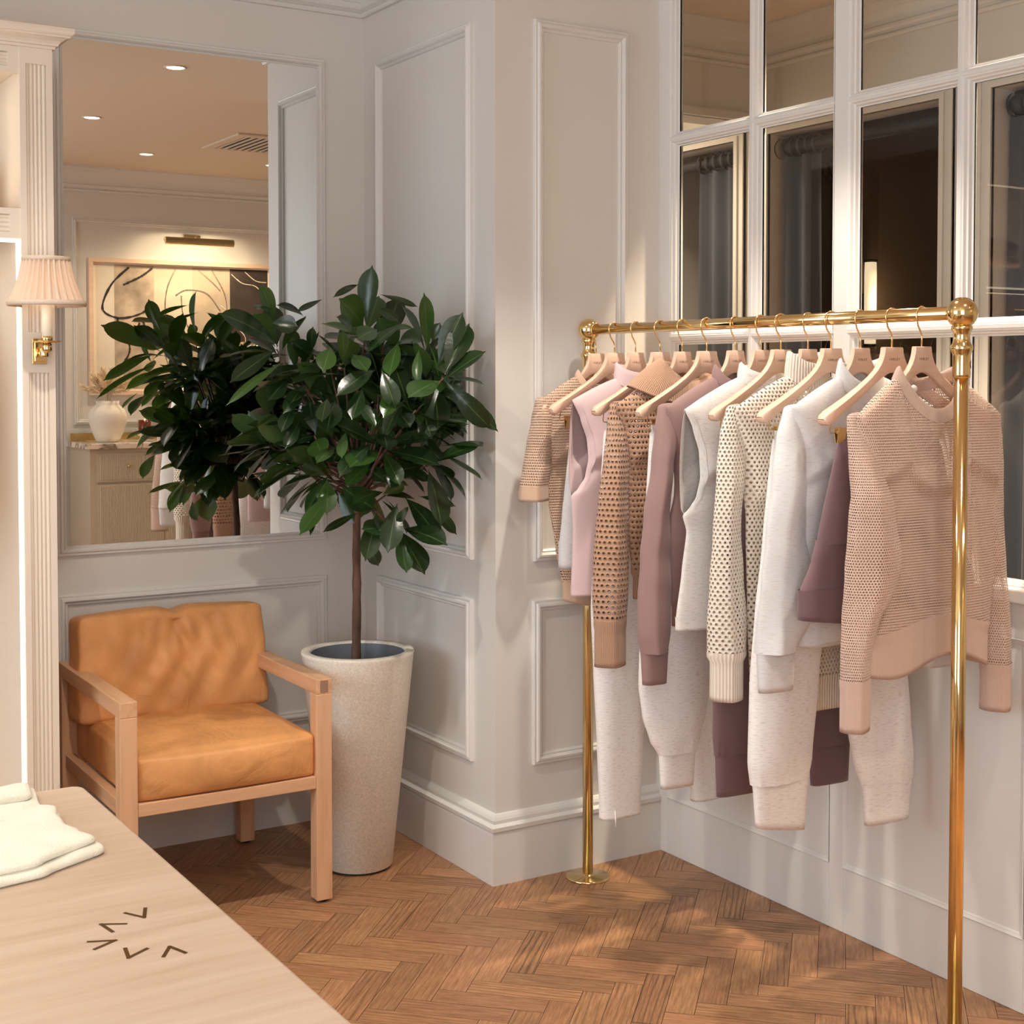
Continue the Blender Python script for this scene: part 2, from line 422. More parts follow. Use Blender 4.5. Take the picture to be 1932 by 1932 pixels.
# ---------------------------------------------------------------- fitting rooms behind the glass
XF = 3.9
bm = bmesh.new()
zo = 2.45
piers = [(1.95, 2.15), (3.22, 3.44), (4.31, 4.51), (5.40, 5.6)]
opens = [(2.15, 3.22), (3.44, 4.31), (4.51, 5.40)]
for a, b in piers: box(bm, XF, XF + .1, a, b, 0, CEIL)
for a, b in opens: box(bm, XF, XF + .1, a, b, zo, CEIL)
struct('wall_fitting', bm, M['paint'])
for a, b in opens:                                        # architraves
    bm = bmesh.new()
    for o1, o2, th in ((0, .055, .012), (0, .02, .02), (.042, .055, .018)):
        for y0, y1, z1, z2 in ((a - o2, a - o1, 0, zo + o2), (b + o1, b + o2, 0, zo + o2), (a - o1, b + o1, zo + o1, zo + o2)):
            box(bm, XF - th, XF, y0, y1, z1, z2)
    struct('trim_%d' % trim_n[0], bm, M['trim']); trim_n[0] += 1
bm = bmesh.new(); box(bm, XD, 5.6, YFR, YFR + .1, 0, CEIL); struct('wall_fitting_end', bm, M['paint'])
bm = bmesh.new(); box(bm, XB + .06, XD + .06, YC + .07, YFR, 0, CEIL); struct('wall_pier_core', bm, M['paint'])
bm = bmesh.new(); box(bm, XD + .05, XF, 4.36, 4.5, 2.50, CEIL); struct('trim_beam', bm, M['paint'])
bm = bmesh.new()
sweep(bm, crown, [((XD + .05, 4.36, z0), (0, -1, 0)), ((XF, 4.36, z0), (-1, -1, 0)), ((XF, 1.95, z0), (-1, 0, 0))])
box(bm, XD + .05, XF, 4.335, 4.37, 2.50, 2.53)
bmesh.ops.recalc_face_normals(bm, faces=bm.faces); struct('trim_%d' % trim_n[0], bm, M['trim']); trim_n[0] += 1
bm = bmesh.new(); box(bm, 5.5, 5.6, 1.95, YFR, 0, CEIL)
for y in (2.05, 3.33, 4.41): box(bm, XF + .1, 5.5, y - .04, y + .04, 0, CEIL)
struct('wall_cubicle', bm, M['dimmed_wall'])
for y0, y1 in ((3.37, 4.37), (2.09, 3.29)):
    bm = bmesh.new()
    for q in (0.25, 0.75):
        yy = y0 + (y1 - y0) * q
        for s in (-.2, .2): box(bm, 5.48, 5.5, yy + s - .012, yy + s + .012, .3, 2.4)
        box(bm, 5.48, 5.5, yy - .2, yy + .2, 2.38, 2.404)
    struct('trim_%d' % trim_n[0], bm, M['dimmed_wall']); trim_n[0] += 1
# ceiling fixtures
for i, (lx, ly, k) in enumerate(DOWN):
    t = empty('downlight', (lx, ly, CEIL))
    where = ['over the clothes rail', 'in front of the clothes rail', 'nearest the sideboard picture', 'at the far end of the sideboard',
             'before the leather armchair', 'over the blond display table', 'second from the shop window, towards the mirror wall', 'second from the shop window, towards the sideboard wall',
             'just behind the glazed partition, middle of three', 'at the far end of the passage behind the glazed partition', 'behind the glazed partition near the brass ball post'][i]
    tag(t, 'round white recessed ceiling downlight ' + where, 'light', 'recessed ceiling downlights')
    bm = bmesh.new(); lathe(bm, [(.050, 0), (.050, -.004), (.046, -.006), (.040, -.004), (.038, 0)], 28, cap=False)
    link_mesh('trim_ring', bm, M['vent'], t, True)
    bm = bmesh.new(); lathe(bm, [(.039, -.001), (.039, -.002)], 28); link_mesh('lamp_disc', bm, M['bulb'], t)
t = empty('ceiling_vent', (3.3, .86, CEIL)); tag(t, 'square slatted white air vent in the ceiling, seen in the mirror', 'vent')
bm = bmesh.new()
for a, b, c, d in ((-.3, .3, -.3, -.24), (-.3, .3, .24, .3), (-.3, -.24, -.24, .24), (.24, .3, -.24, .24)): box(bm, a, b, c, d, -.012, -.001)
link_mesh('frame', bm, M['vent'], t, bevel=.002)
bm = bmesh.new(); box(bm, -.24, .24, -.24, .24, -.003, -.001); link_mesh('backing', bm, M['void'], t)
bm = bmesh.new()
for i in range(11):
    x = -.22 + i * .044
    box(bm, x - .009, x + .009, -.24, .24, -.011, -.006)
link_mesh('slats', bm, M['vent'], t)
# ================================================================ bookcase (left edge of the photo)
BY = 3.90                                  # its front
bk = empty('bookcase', (0.3, BY, 0)); tag(bk, 'tall cream built-in shelving unit with fluted pilaster and lit niches beside the mirror', 'shelving')
def lb(x0, x1, y0, y1, z0, z1): return (x0 - .3, x1 - .3, y0 - BY, y1 - BY, z0, z1)
BL = -2.2
M['shelf'] = mat('shelf_paint', lin(228, 216, 200), 0.45)
bm = bmesh.new()
box(bm, *lb(.916, .996, BY + .022, YA - .03, 0, 2.36)); box(bm, *lb(BL, BL + .08, BY + .022, YA - .03, 0, 2.36))
box(bm, *lb(BL + .08, .916, YA - .05, YA - .03, 0, 2.36))
box(bm, *lb(BL + .08, .916, BY + .03, YA - .05, 2.30, 2.36)); box(bm, *lb(BL + .08, .916, BY + .03, YA - .05, 1.865, 1.93))
box(bm, *lb(BL + .08, .916, BY + .03, YA - .05, 0, .10))
for x in (-.62,): box(bm, *lb(x - .03, x + .03, BY + .03, YA - .05, .10, 2.30))
link_mesh('carcass', bm, M['shelf'], bk, bevel=.0015)
def flutes(bm, x0, x1, z0, z1, yf, n, vertical=True):
    # a recessed field with n convex reeds
    k = 6
    if vertical:
        xs = [x0 + (x1 - x0) * i / (n * k) for i in range(n * k + 1)]
        pr = [(x, yf + .0045 - .0040 * abs(math.sin(PI * i / k))) for i, x in enumerate(xs)]
        a = [bm.verts.new((x - .3, y - BY, z0)) for x, y in pr]; b = [bm.verts.new((x - .3, y - BY, z1)) for x, y in pr]
    else:
        zs = [z0 + (z1 - z0) * i / (n * k) for i in range(n * k + 1)]
        pr = [(z, yf + .0045 - .0040 * abs(math.sin(PI * i / k))) for i, z in enumerate(zs)]
        a = [bm.verts.new((x1 - .3, y - BY, z)) for z, y in pr]; b = [bm.verts.new((x0 - .3, y - BY, z)) for z, y in pr]
    for i in range(len(a) - 1): bm.faces.new((a[i], a[i+1], b[i+1], b[i]))
def pilaster(x0, x1, name='pilaster'):
    bm = bmesh.new(); m = .016
    y0, y1 = BY, BY + .022
    zz = [0, .12, 1.50, 1.615, 2.318, 2.36]
    box(bm, *lb(x0, x0 + m, y0, y1, 0, 2.36)); box(bm, *lb(x1 - m, x1, y0, y1, 0, 2.36))
    for a, b in ((0, .12), (1.505, 1.612), (2.318, 2.36)): box(bm, *lb(x0 + m, x1 - m, y0, y1, a, b))
    for a, b in ((.12, 1.505), (1.612, 2.318)): flutes(bm, x0 + m, x1 - m, a, b, y0 + .004, 5)
    return link_mesh(name, bm, M['shelf'], bk)
pilaster(.915, 1.0); pilaster(BL, BL + .085)
bm = bmesh.new()                                               # rails with fluted blocks
for z0_, z1_ in ((2.29, 2.36), (1.858, 1.937)):
    for xa, xb in ((BL + .085, -.66), (-.58, .915)):
        f0, f1 = z0_ + .016, z1_ - .016
        xe = xb - .028; xs = xa + .028
        box(bm, *lb(xe, xb, BY + .003, BY + .022, z0_, z1_)); box(bm, *lb(xa, xs, BY + .003, BY + .022, z0_, z1_))
        box(bm, *lb(xs, xe, BY + .003, BY + .022, z0_, f0)); box(bm, *lb(xs, xe, BY + .003, BY + .022, f1, z1_))
        flutes(bm, xs, xe, f0, f1, BY + .007, 4, False)
box(bm, *lb(-.66, -.58, BY + .003, BY + .022, .1, 2.36))
link_mesh('face_rails', bm, M['shelf'], bk)
cor = [(h * .92, v * .66) for h, v in ((0, 0), (.006, 0), (.008, .010), (.014, .012), (.016, .020), (.022, .030), (.032, .038), (.042, .042), (.042, .048), (.046, .050), (.050, .056), (.052, .066), (.050, .078), (.042, .086), (0, .088))]
bm = bmesh.new()
sweep(bm, cor, [((BL - .3, 0, 2.36), (0, -1, 0)), ((.70, 0, 2.36), (1, -1, 0)), ((.70, YA - .03 - BY, 2.36), (1, 0, 0))])
box(bm, *lb(BL, .998, BY + .001, YA - .03, 2.36, 2.4175))
bmesh.ops.recalc_face_normals(bm, faces=bm.faces); link_mesh('cornice', bm, M['shelf'], bk)
bm = bmesh.new()
box(bm, *lb(.9088, .9138, BY + .026, BY + .034, .10, 1.857)); box(bm, *lb(-.58, .907, BY + .026, BY + .034, 1.850, 1.857))
link_mesh('led_strip', bm, M['led'], bk)
for (x, y, z, sx, sy, p, col, rot) in ((.86, 4.1, 1.10, .05, 1.4, 3.0, (1, .82, .58), (0, math.radians(90), 0)),):
    pass
for nm, loc, rot, sx, sy, p in (('niche_light', (.17, BY + .25, 1.85), (0, 0, 0), 1.3, .05, 1.8), ('niche_light', (.17, BY + .12, 1.945), (math.radians(180), 0, 0), 1.35, .04, 2.2),
                                ('niche_light', (.17, BY + .12, 2.285), (0, 0, 0), 1.35, .04, .8)):
    a = area(nm, loc, rot, sx, sy, p, (1.0, .82, .56))
bm = bmesh.new(); tube(bm, [(BL + .08 - .3, .27, 1.775), (.615, .27, 1.775)], .012, 12); link_mesh('hanging_rod', bm, M['brass'], bk, True)
# folded knitwear in the upper niche (seen only in the window reflection)
def folded(name, loc, w, d, h, m, lab, grp=None):
    bm = bmesh.new()
    bmesh.ops.create_cube(bm, size=1)
    bmesh.ops.subdivide_edges(bm, edges=bm.edges, cuts=5, use_grid_fill=True)
    rr = random.Random(hash(lab) % 1000)
    for v in bm.verts:
        x, y, z = v.co
        k = 1 - .22 * max(0, abs(z) * 2 - .4) ** 2
        v.co = Vector((x * w * k, y * d * k, (z + .5) * h * (1 - .18 * (2 * x) ** 4 - .15 * (2 * y) ** 4 if z > 0 else 1)))
        v.co.x += rr.uniform(-.002, .002)
    o = link_mesh(name, bm, m, None, True); o.location = loc
    tag(o, lab, 'sweater', grp); return o
M['brown_knit'] = mat('brown_fold', lin(150, 112, 84), .9, sheen=.3, bump=.5, bscale=300)
M['tan_knit'] = mat('tan_fold', lin(190, 150, 120), .9, sheen=.3, bump=.5, bscale=300)
folded('folded_sweater', (.68, BY + .26, 1.931), .24, .28, .075, M['tan_knit'], 'lower tan sweater folded in the upper niche of the shelving, bottom of its stack', 'folded sweaters in the niche')
folded('folded_sweater', (.68, BY + .26, 2.003), .23, .27, .075, M['brown_knit'], 'brown sweater folded in the upper niche of the shelving, top of its stack', 'folded sweaters in the niche')
# ================================================================ wall sconce
sc = empty('wall_sconce', (.957, BY, 1.562)); tag(sc, 'brass candle wall sconce with pleated linen shade on the fluted pilaster', 'lamp')
bm = bmesh.new(); box(bm, -.019, .019, -.008, 0, -.034, .034); box(bm, -.013, .013, -.012, -.007, -.027, .027)
link_mesh('backplate', bm, M['brass'], sc, bevel=.0015)
bm = bmesh.new()
tube(bm, [(0, -.008, -.004), (0, -.030, -.006), (.004, -.036, -.006)], .006, 10)
lathe(bm, [(.010, -.016), (.011, -.012), (.011, .006), (.008, .010)], 16, .004, -.038)
tube(bm, [(.004, -.038, .004), (.003, -.062, .006), (.001, -.080, .010)], .005, 10)
lathe(bm, [(.005, -.004), (.011, .0), (.012, .004), (.012, .018), (.009, .020)], 18, .001, -.082)
link_mesh('arm', bm, M['brass'], sc, True)
bm = bmesh.new(); lathe(bm, [(.010, .020), (.030, .0215), (.036, .0245), (.037, .026), (.030, .0245), (.012, .024), (.0135, .025), (.0145, .030), (.0145, .037), (.012, .039)], 26, .001, -.082)
link_mesh('drip_pan', bm, M['brass'], sc, True)
M['candle'] = mat('ivory_candle_tube', lin(246, 232, 206), .4)
M['candle'].node_tree.nodes['Principled BSDF'].inputs['Emission Color'].default_value = (1, .82, .55, 1)
M['candle'].node_tree.nodes['Principled BSDF'].inputs['Emission Strength'].default_value = .25
bm = bmesh.new(); lathe(bm, [(.0128, .038), (.0128, .128), (.008, .130)], 18, .001, -.082); link_mesh('candle_tube', bm, M['candle'], sc, True)
bm = bmesh.new(); lathe(bm, [(.003, .130), (.012, .145), (.015, .160), (.010, .182), (.002, .192)], 14, .001, -.082); link_mesh('bulb', bm, emis('sconce_bulb', (1, .78, .5, 1), 8), sc, True)
l = bpy.data.lights.new('sconce_bulb_light', 'POINT'); l.energy = .8; l.color = (1, .84, .62); l.shadow_soft_size = .015
lo = bpy.data.objects.new('sconce_bulb_light', l); COL.objects.link(lo); lo.location = (.958, BY - .082, 1.72)
def shade_mat():
    m = bpy.data.materials.new('linen_shade'); N, L, P = nodes_of(m)
    out = [n for n in N if n.type == 'OUTPUT_MATERIAL'][0]
    P.inputs['Base Color'].default_value = lin(222, 200, 180); P.inputs['Roughness'].default_value = .9
    tc = N.new('ShaderNodeTexCoord'); nz = N.new('ShaderNodeTexNoise'); nz.inputs['Scale'].default_value = 260
    mp = N.new('ShaderNodeMapping'); mp.inputs['Scale'].default_value = (1, 1, .25)
    L.new(tc.outputs['Object'], mp.inputs[0]); L.new(mp.outputs[0], nz.inputs['Vector'])
    bp = N.new('ShaderNodeBump'); bp.inputs['Strength'].default_value = .35; bp.inputs['Distance'].default_value = .001
    L.new(nz.outputs[0], bp.inputs['Height']); L.new(bp.outputs[0], P.inputs['Normal'])
    tr = N.new('ShaderNodeBsdfTranslucent'); tr.inputs[0].default_value = lin(240, 205, 160)
    mx = N.new('ShaderNodeMixShader'); mx.inputs[0].default_value = .20
    L.new(P.outputs[0], mx.inputs[1]); L.new(tr.outputs[0], mx.inputs[2]); L.new(mx.outputs[0], out.inputs[0])
    return m
M['shade'] = shade_mat()
bm = bmesh.new(); n = 216; rows = 10; rings = []
for j in range(rows + 1):
    t = j / rows; ring = []
    r0 = .0955 - .0385 * t - .006 * math.sin(PI * t)
    for i in range(n):
        a = 2 * PI * i / n
        pl_ = (abs(math.sin(a * 14 + .5 * math.sin(a * 3))) - .6) * .012 * (1 if 0 < j < rows else .5)
        ring.append(bm.verts.new((.001 + (r0 + pl_) * math.cos(a), -.082 + (r0 + pl_) * math.sin(a), .120 + .118 * t)))
    rings.append(ring)
for a, b in zip(rings, rings[1:]):
    for i in range(n): bm.faces.new((a[i], a[(i+1) % n], b[(i+1) % n], b[i]))
sh = link_mesh('lamp_shade', bm, M['shade'], sc, True)
M['linen_trim'] = mat('linen_binding', lin(206, 188, 168), .9, bump=.4, bscale=400)
for z, r, h in ((.116, .0978, .014), (.232, .0592, .012)):
    bm = bmesh.new(); pr = [(r - .003, z), (r + .001, z), (r + .0025, z + h * .5), (r + .001, z + h), (r - .003, z + h)]
    lathe(bm, pr, 48, .001, -.082, cap=False); link_mesh('shade_binding', bm, M['linen_trim'], sh, True)
# ================================================================ leather armchair
CX, CY = 1.412, 4.03
ch = empty('armchair', (CX, CY, 0), math.radians(-0.6)); tag(ch, 'pale oak armchair with tan leather seat and back cushions under the mirror', 'chair')
W2, D2, L_ = .302, .325, .047                     # half width, half depth, timber size
for sx in (-1, 1):
    for sy in (-1, 1):
        bm = bmesh.new(); x = sx * (W2 - L_ / 2); y = sy * (D2 - L_ / 2)
        box(bm, x - L_/2, x + L_/2, y - L_/2, y + L_/2, .008, .598)
        lg = link_mesh('leg', bm, M['oak'], ch, bevel=.002)
        bm = bmesh.new(); lathe(bm, [(.014, 0), (.015, .008)], 16, x, y); link_mesh('glide', bm, M['rubber'], lg)
    bm = bmesh.new(); x = sx * (W2 - L_ / 2)
    box(bm, x - L_/2, x + L_/2, -D2, D2, .598, .640); ar = link_mesh('armrest', bm, M['oak_y'], ch, bevel=.002)
    if sx < 0: continue
    bm = bmesh.new(); box(bm, x - .012, x + .012, -D2 - .0006, -D2 + .003, .602, .636); link_mesh('joint_end_grain', bm, mat('end_grain', lin(150, 116, 96), .6), ar)
for sx in (-1, 1):
    x = sx * (W2 - L_ / 2); bm = bmesh.new(); box(bm, x - .014, x + .014, -D2 + L_, D2 - L_, .325, .367); link_mesh('side_rail', bm, M['oak_y'], ch, bevel=.002)
for y in (-D2 + .016, D2 - .016):
    bm = bmesh.new(); box(bm, -W2 + L_, W2 - L_, y - .014, y + .014, .330, .365); link_mesh('seat_rail', bm, M['oak_x'], ch, bevel=.002)
bm = bmesh.new(); box(bm, -W2 + L_, W2 - L_, D2 - .045, D2 - .005, .600, .638); link_mesh('back_rail', bm, M['oak_x'], ch, bevel=.002)
def cushion(name, w, d, h, puff, fold, seed, m, parent, cen, tilt=0.0, rad=.016):
    bm = bmesh.new(); bmesh.ops.create_cube(bm, size=1)
    bmesh.ops.subdivide_edges(bm, edges=bm.edges, cuts=34, use_grid_fill=True)
    rr = random.Random(seed)
    for v in bm.verts:
        x, y, z = v.co * 2
        r_ = rad; H = (w / 2, d / 2, h / 2); p = [x * H[0], y * H[1], z * H[2]]
        q = [max(-(H[k] - r_), min(H[k] - r_, p[k])) for k in range(3)]; dv = Vector([p[k] - q[k] for k in range(3)])
        if dv.length > 1e-9:
            dv = dv.normalized() * r_; p = [q[k] + dv[k] for k in range(3)]
        X, Y, Z_ = [p[k] / H[k] for k in range(3)]
        b1 = max(0, 1 - x * x); b2 = max(0, 1 - y * y); b3 = max(0, 1 - z * z)
        Z_ += (1 if z > 0 else -.25) * puff * (b1 * b2) ** .6 * abs(z)
        Y += (1 if y > 0 else -1) * puff * .35 * (b1 * b3) ** .6 * abs(y)
        X += (1 if x > 0 else -1) * puff * .10 * (b2 * b3) ** .6 * abs(x)
        fx, fy, fz = fold(x, y, z)
        v.co = Vector(((X + fx) * w / 2, (Y + fy) * d / 2, (Z_ + fz) * h / 2))
    o = link_mesh(name, bm, m, parent, True)
    o.location = cen; o.rotation_euler = (tilt, 0, 0)
    sb = o.modifiers.new('sub', 'SUBSURF'); sb.levels = 1; sb.render_levels = 1
    return o
def f_seat(x, y, z):
    k = .04 * math.sin(7 * x + 2.3 * y) * math.exp(-((y + .2) / .6) ** 2) * (z > 0) * (1 - x * x) * (1 - y * y)
    return 0, 0, k * .6
def f_back(x, y, z):
    fz = 0; fy = 0
    # pinch at the top centre with folds running down from it
    g = math.exp(-((x - .03) / .10) ** 2) * max(0, z) ** 3
    fz -= .09 * g
    if y < 0:
        env = max(0, 1 - abs(x)) * max(0, 1 - abs(z)) ** .5
        for x0, sl, am, wd in ((.03, .20, .30, .035), (-.12, -.30, .16, .05), (-.27, -.25, .14, .05), (.22, .25, .16, .05), (.40, .28, .15, .05), (-.42, -.2, .10, .06), (-.02, .02, .14, .03), (.58, .3, .1, .05)):
            xx = x - x0 - sl * (1 - z) * .5
            fy += 1.9 * am * math.exp(-(xx / wd) ** 2) * max(0, (z + .55) / 1.55) ** 1.2 * (1 - max(0, z) ** 10) * (1 if am > .2 else .8)
        fy += .16 * math.sin(9 * x + 5 * z) * env * .5 + .10 * math.sin(17 * x - 6 * z) * env + .07 * math.sin(23 * x + 11 * z) * env
    fx = .012 * math.sin(5 * z) * (1 - abs(z))
    # slouch: wider at the bottom, ears at the top corners
    fx += x * (.02 - .02 * z)
    fz += .06 * (abs(x) ** 5) * (z > 0)
    return fx, fy, fz
seat = cushion('seat_cushion', .520, .585, .125, .26, f_seat, 3, M['leather'], ch, (0, -.018, .4235))
back = cushion('back_cushion', .560, .135, .300, .16, f_back, 5, M['leather'], ch, (.0, .195, .628), math.radians(-7))
# ================================================================ display table with folded knit
tb = empty('display_table', (0, 1.4, 0)); tag(tb, 'blond oak display table with inlaid brass chevrons in the left foreground', 'table')
TZ = .85; tx0, tx1, ty0, ty1 = -.75, .617, -.98, .878
bm = bmesh.new(); rc = .02
pts = []
for cx, cy, a0 in ((tx1 - rc, ty1 - rc, 0), (tx0 + rc, ty1 - rc, 90), (tx0 + rc, ty0 + rc, 180), (tx1 - rc, ty0 + rc, 270)):
    for i in range(7):
        a = math.radians(a0 + i * 15); pts.append((cx + rc * math.cos(a), cy + rc * math.sin(a)))
lo_ = [bm.verts.new((x, y, TZ - .04)) for x, y in pts]; up = [bm.verts.new((x, y, TZ)) for x, y in pts]
bm.faces.new(up); bm.faces.new(list(reversed(lo_)))
for i in range(len(pts)): bm.faces.new((lo_[i], lo_[(i+1) % len(pts)], up[(i+1) % len(pts)], up[i]))
link_mesh('tabletop', bm, M['table'], tb, bevel=.004)
bm = bmesh.new(); box(bm, tx0 + .08, tx1 - .10, ty0 + .10, ty0 + .16, 0, TZ - .04); link_mesh('leg_panel', bm, M['table'], tb, bevel=.003)
bm = bmesh.new(); box(bm, tx0 + .08, tx1 - .10, ty1 - .30, ty1 - .24, 0, TZ - .04); link_mesh('leg_panel', bm, M['table'], tb, bevel=.003)
M['inlay'] = mat('aged_brass_inlay', lin(104, 72, 30), .35, .8)
chev = [[(.511, 1.703), (.527, 1.675), (.538, 1.705)], [(.504, 1.666), (.477, 1.681), (.482, 1.649)], [(.448, 1.637), (.477, 1.624), (.448, 1.610)],
        [(.480, 1.597), (.475, 1.567), (.502, 1.582)], [(.508, 1.548), (.524, 1.573), (.534, 1.545)]]
for c in chev:
    bm = bmesh.new(); p = [Vector((x, y - 1.4, 0)) for x, y in c]
    h = .0023
    for a, b in ((p[0], p[1]), (p[1], p[2])):
        d = (b - a).normalized(); nn = Vector((-d.y, d.x, 0)) * h
        e = d * h * .9
        A_, B_ = a - (e if a is p[1] else Vector()), b + (e if b is p[1] else Vector())
        v = [bm.verts.new(q + Vector((0, 0, TZ + (.0003 if a is p[0] else .0005)))) for q in (A_ + nn, A_ - nn, B_ - nn, B_ + nn)]
        f = bm.faces.new(v)
    bmesh.ops.recalc_face_normals(bm, faces=bm.faces)
    for f in bm.faces:
        if f.normal.z < 0: f.normal_flip()
    link_mesh('chevron_inlay', bm, M['inlay'], tb)
# folded cream knit on the table: two layers with scalloped rib edges
M['cream_knit'] = mat('cream_knit', lin(230, 225, 208), .95, sheen=.35, bump=.8, bscale=500)
kn = empty('folded_knit', (.2, 2.0, TZ)); tag(kn, 'cream knitted sweater folded flat on the blond display table', 'sweater')
def slab(outline, z0, h, name, m, parent, seed=1, n=5):
    """a soft flat layer of cloth: outline polygon rounded at its rim"""
    bm = bmesh.new(); c = sum((Vector((x, y, 0)) for x, y in outline), Vector()) / len(outline)
    P2 = []
    for i in range(len(outline)):                         # refine the outline
        a, b = Vector((*outline[i], 0)), Vector((*outline[(i+1) % len(outline)], 0)); k = max(1, int((b - a).length / .006))
        P2 += [a.lerp(b, j / k) for j in range(k)]
    for _ in range(3):
        P2 = [(P2[i-1] + P2[i] * 2 + P2[(i+1) % len(P2)]) / 4 for i in range(len(P2))]
    rings = []
    prof = [(0.004, 0), (.0, .25), (.0, .6), (.0035, .9), (.009, 1.0), (.03, 1.02), (.07, 1.03)]
    for off, zz in prof:
        ring = []
        for q in P2:
            d = (c - q); k = min(off, d.length * .95); w = q + d.normalized() * k
            wob = .0016 * math.sin(w.x * 70 + seed) * math.cos(w.y * 58 + seed * 2) * zz
            ring.append(bm.verts.new((w.x, w.y, z0 + h * zz + wob)))
        rings.append(ring)
    for a, b in zip(rings, rings[1:]):
        for i in range(len(a)): bm.faces.new((a[i], a[(i+1) % len(a)], b[(i+1) % len(a)], b[i]))
    bm.faces.new(rings[-1])
    return link_mesh(name, bm, m, parent, True)
o1 = [(-.20, .245), (.30, .268), (.342, .270), (.330, .190), (.327, .143), (.344, .129), (.337, .088), (.331, .082), (.337, .050), (.330, .042), (.344, -.012), (.338, -.020), (.357, -.058), (.354, -.074), (.268, -.117), (.266, -.126), (.20, -.136), (.05, -.18), (-.20, -.23)]
slab(o1, 0.0005, .011, 'lower_layer', M['cream_knit'], kn, 1)
o2 = [(-.20, .180), (.16, .165), (.325, .142), (.340, .126), (.332, .090), (.326, .080), (.332, .052), (.326, .043), (.339, -.010), (.332, -.018), (.351, -.052), (.268, -.100), (.255, -.116), (.20, -.122), (.05, -.166), (-.20, -.214)]
slab(o2, .0115, .010, 'upper_layer', M['cream_knit'], kn, 4)
slab([(-.2, .25), (.28, .262), (.333, .262), (.322, .195), (.18, .19), (-.2, .2)], .0115, .010, 'sleeve', M['cream_knit'], kn, 7)
# ================================================================ sideboard, picture and ornaments on the back wall (in the mirror)
SBX0, SBX1, SBY = 2.53, 4.35, -.20
sb_ = empty('sideboard', (3.44, -.45, 0)); tag(sb_, 'grey-beige sideboard with reeded doors and marble top seen in the mirror', 'cabinet')
def sl(x0, x1, y0, y1, z0, z1): return (x0 - 3.44, x1 - 3.44, y0 + .45, y1 + .45, z0, z1)
bm = bmesh.new(); box(bm, *sl(SBX0, SBX1, YBK + .03, SBY, .08, 1.03)); box(bm, *sl(SBX0 + .04, SBX1 - .04, YBK + .06, SBY - .05, 0, .08)); link_mesh('carcass', bm, M['cabinet'], sb_, bevel=.002)
def marble_mat():
    m = bpy.data.materials.new('arabescato_marble'); N, L, P = nodes_of(m)
    P.inputs['Roughness'].default_value = .15
    tc = N.new('ShaderNodeTexCoord'); nz = N.new('ShaderNodeTexNoise'); nz.inputs['Scale'].default_value = 4.5; nz.inputs['Detail'].default_value = 6; nz.inputs['Distortion'].default_value = 1.6
    L.new(tc.outputs['Object'], nz.inputs['Vector'])
    cr = N.new('ShaderNodeValToRGB'); e = cr.color_ramp.elements
    e[0].position = .44; e[0].color = lin(240, 228, 210); e[1].position = .56; e[1].color = lin(240, 228, 210)
    k = cr.color_ramp.elements.new(.5); k.color = lin(130, 118, 108)
    L.new(nz.outputs[0], cr.inputs[0]); L.new(cr.outputs[0], P.inputs['Base Color']); return m
bm = bmesh.new(); box(bm, *sl(SBX0 - .03, SBX1 + .03, YBK + .03, SBY + .025, 1.03, 1.065)); link_mesh('worktop', bm, marble_mat(), sb_, bevel=.004)
bm = bmesh.new(); box(bm, *sl(SBX0, SBX1, YBK + .031, YBK + .045, 1.065, 1.115)); link_mesh('upstand', bm, M['brass_soft'], sb_, bevel=.002)
def reeded(bm, x0, x1, z0, z1, y, n):
    pr = []
    for i in range(n * 4 + 1): pr.append((x0 + (x1 - x0) * i / (n * 4), y + .004 * abs(math.sin(PI * i / 4))))
    a = [bm.verts.new((x - 3.44, yy + .45, z0)) for x, yy in pr]; b = [bm.verts.new((x - 3.44, yy + .45, z1)) for x, yy in pr]
    for i in range(len(a) - 1): bm.faces.new((a[i+1], a[i], b[i], b[i+1]))
wD = (SBX1 - SBX0 - .08) / 4
for i in range(4):
    x0 = SBX0 + .04 + i * wD
    if i % 2 == 0:
        bm = bmesh.new(); box(bm, *sl(x0 + .004, x0 + 2 * wD - .004, SBY, SBY + .012, .82, 1.0)); reeded(bm, x0 + .02, x0 + 2 * wD - .02, .835, .985, SBY + .0125, 84)
        dr = link_mesh('drawer', bm, M['cabinet'], sb_)
        for kx in (x0 + .2, x0 + 2 * wD - .2):
            bm = bmesh.new(); bmesh.ops.create_uvsphere(bm, u_segments=14, v_segments=10, radius=.011, matrix=Matrix.Translation((kx - 3.44, SBY + .45 + .03, .92))); tube(bm, [(kx - 3.44, SBY + .45 + .01, .92), (kx - 3.44, SBY + .45 + .028, .92)], .004)
            link_mesh('knob', bm, M['brass'], dr, True)
    bm = bmesh.new(); box(bm, *sl(x0 + .004, x0 + wD - .004, SBY, SBY + .012, .09, .805)); reeded(bm, x0 + .02, x0 + wD - .02, .11, .79, SBY + .0125, 40)
    do = link_mesh('door', bm, M['cabinet'], sb_)
    kx = x0 + (wD - .05 if i % 2 == 0 else .05)
    bm = bmesh.new(); bmesh.ops.create_uvsphere(bm, u_segments=14, v_segments=10, radius=.011, matrix=Matrix.Translation((kx - 3.44, SBY + .45 + .03, .60))); tube(bm, [(kx - 3.44, SBY + .45 + .01, .60), (kx - 3.44, SBY + .45 + .028, .60)], .004)
    link_mesh('knob', bm, M['brass'], do, True)
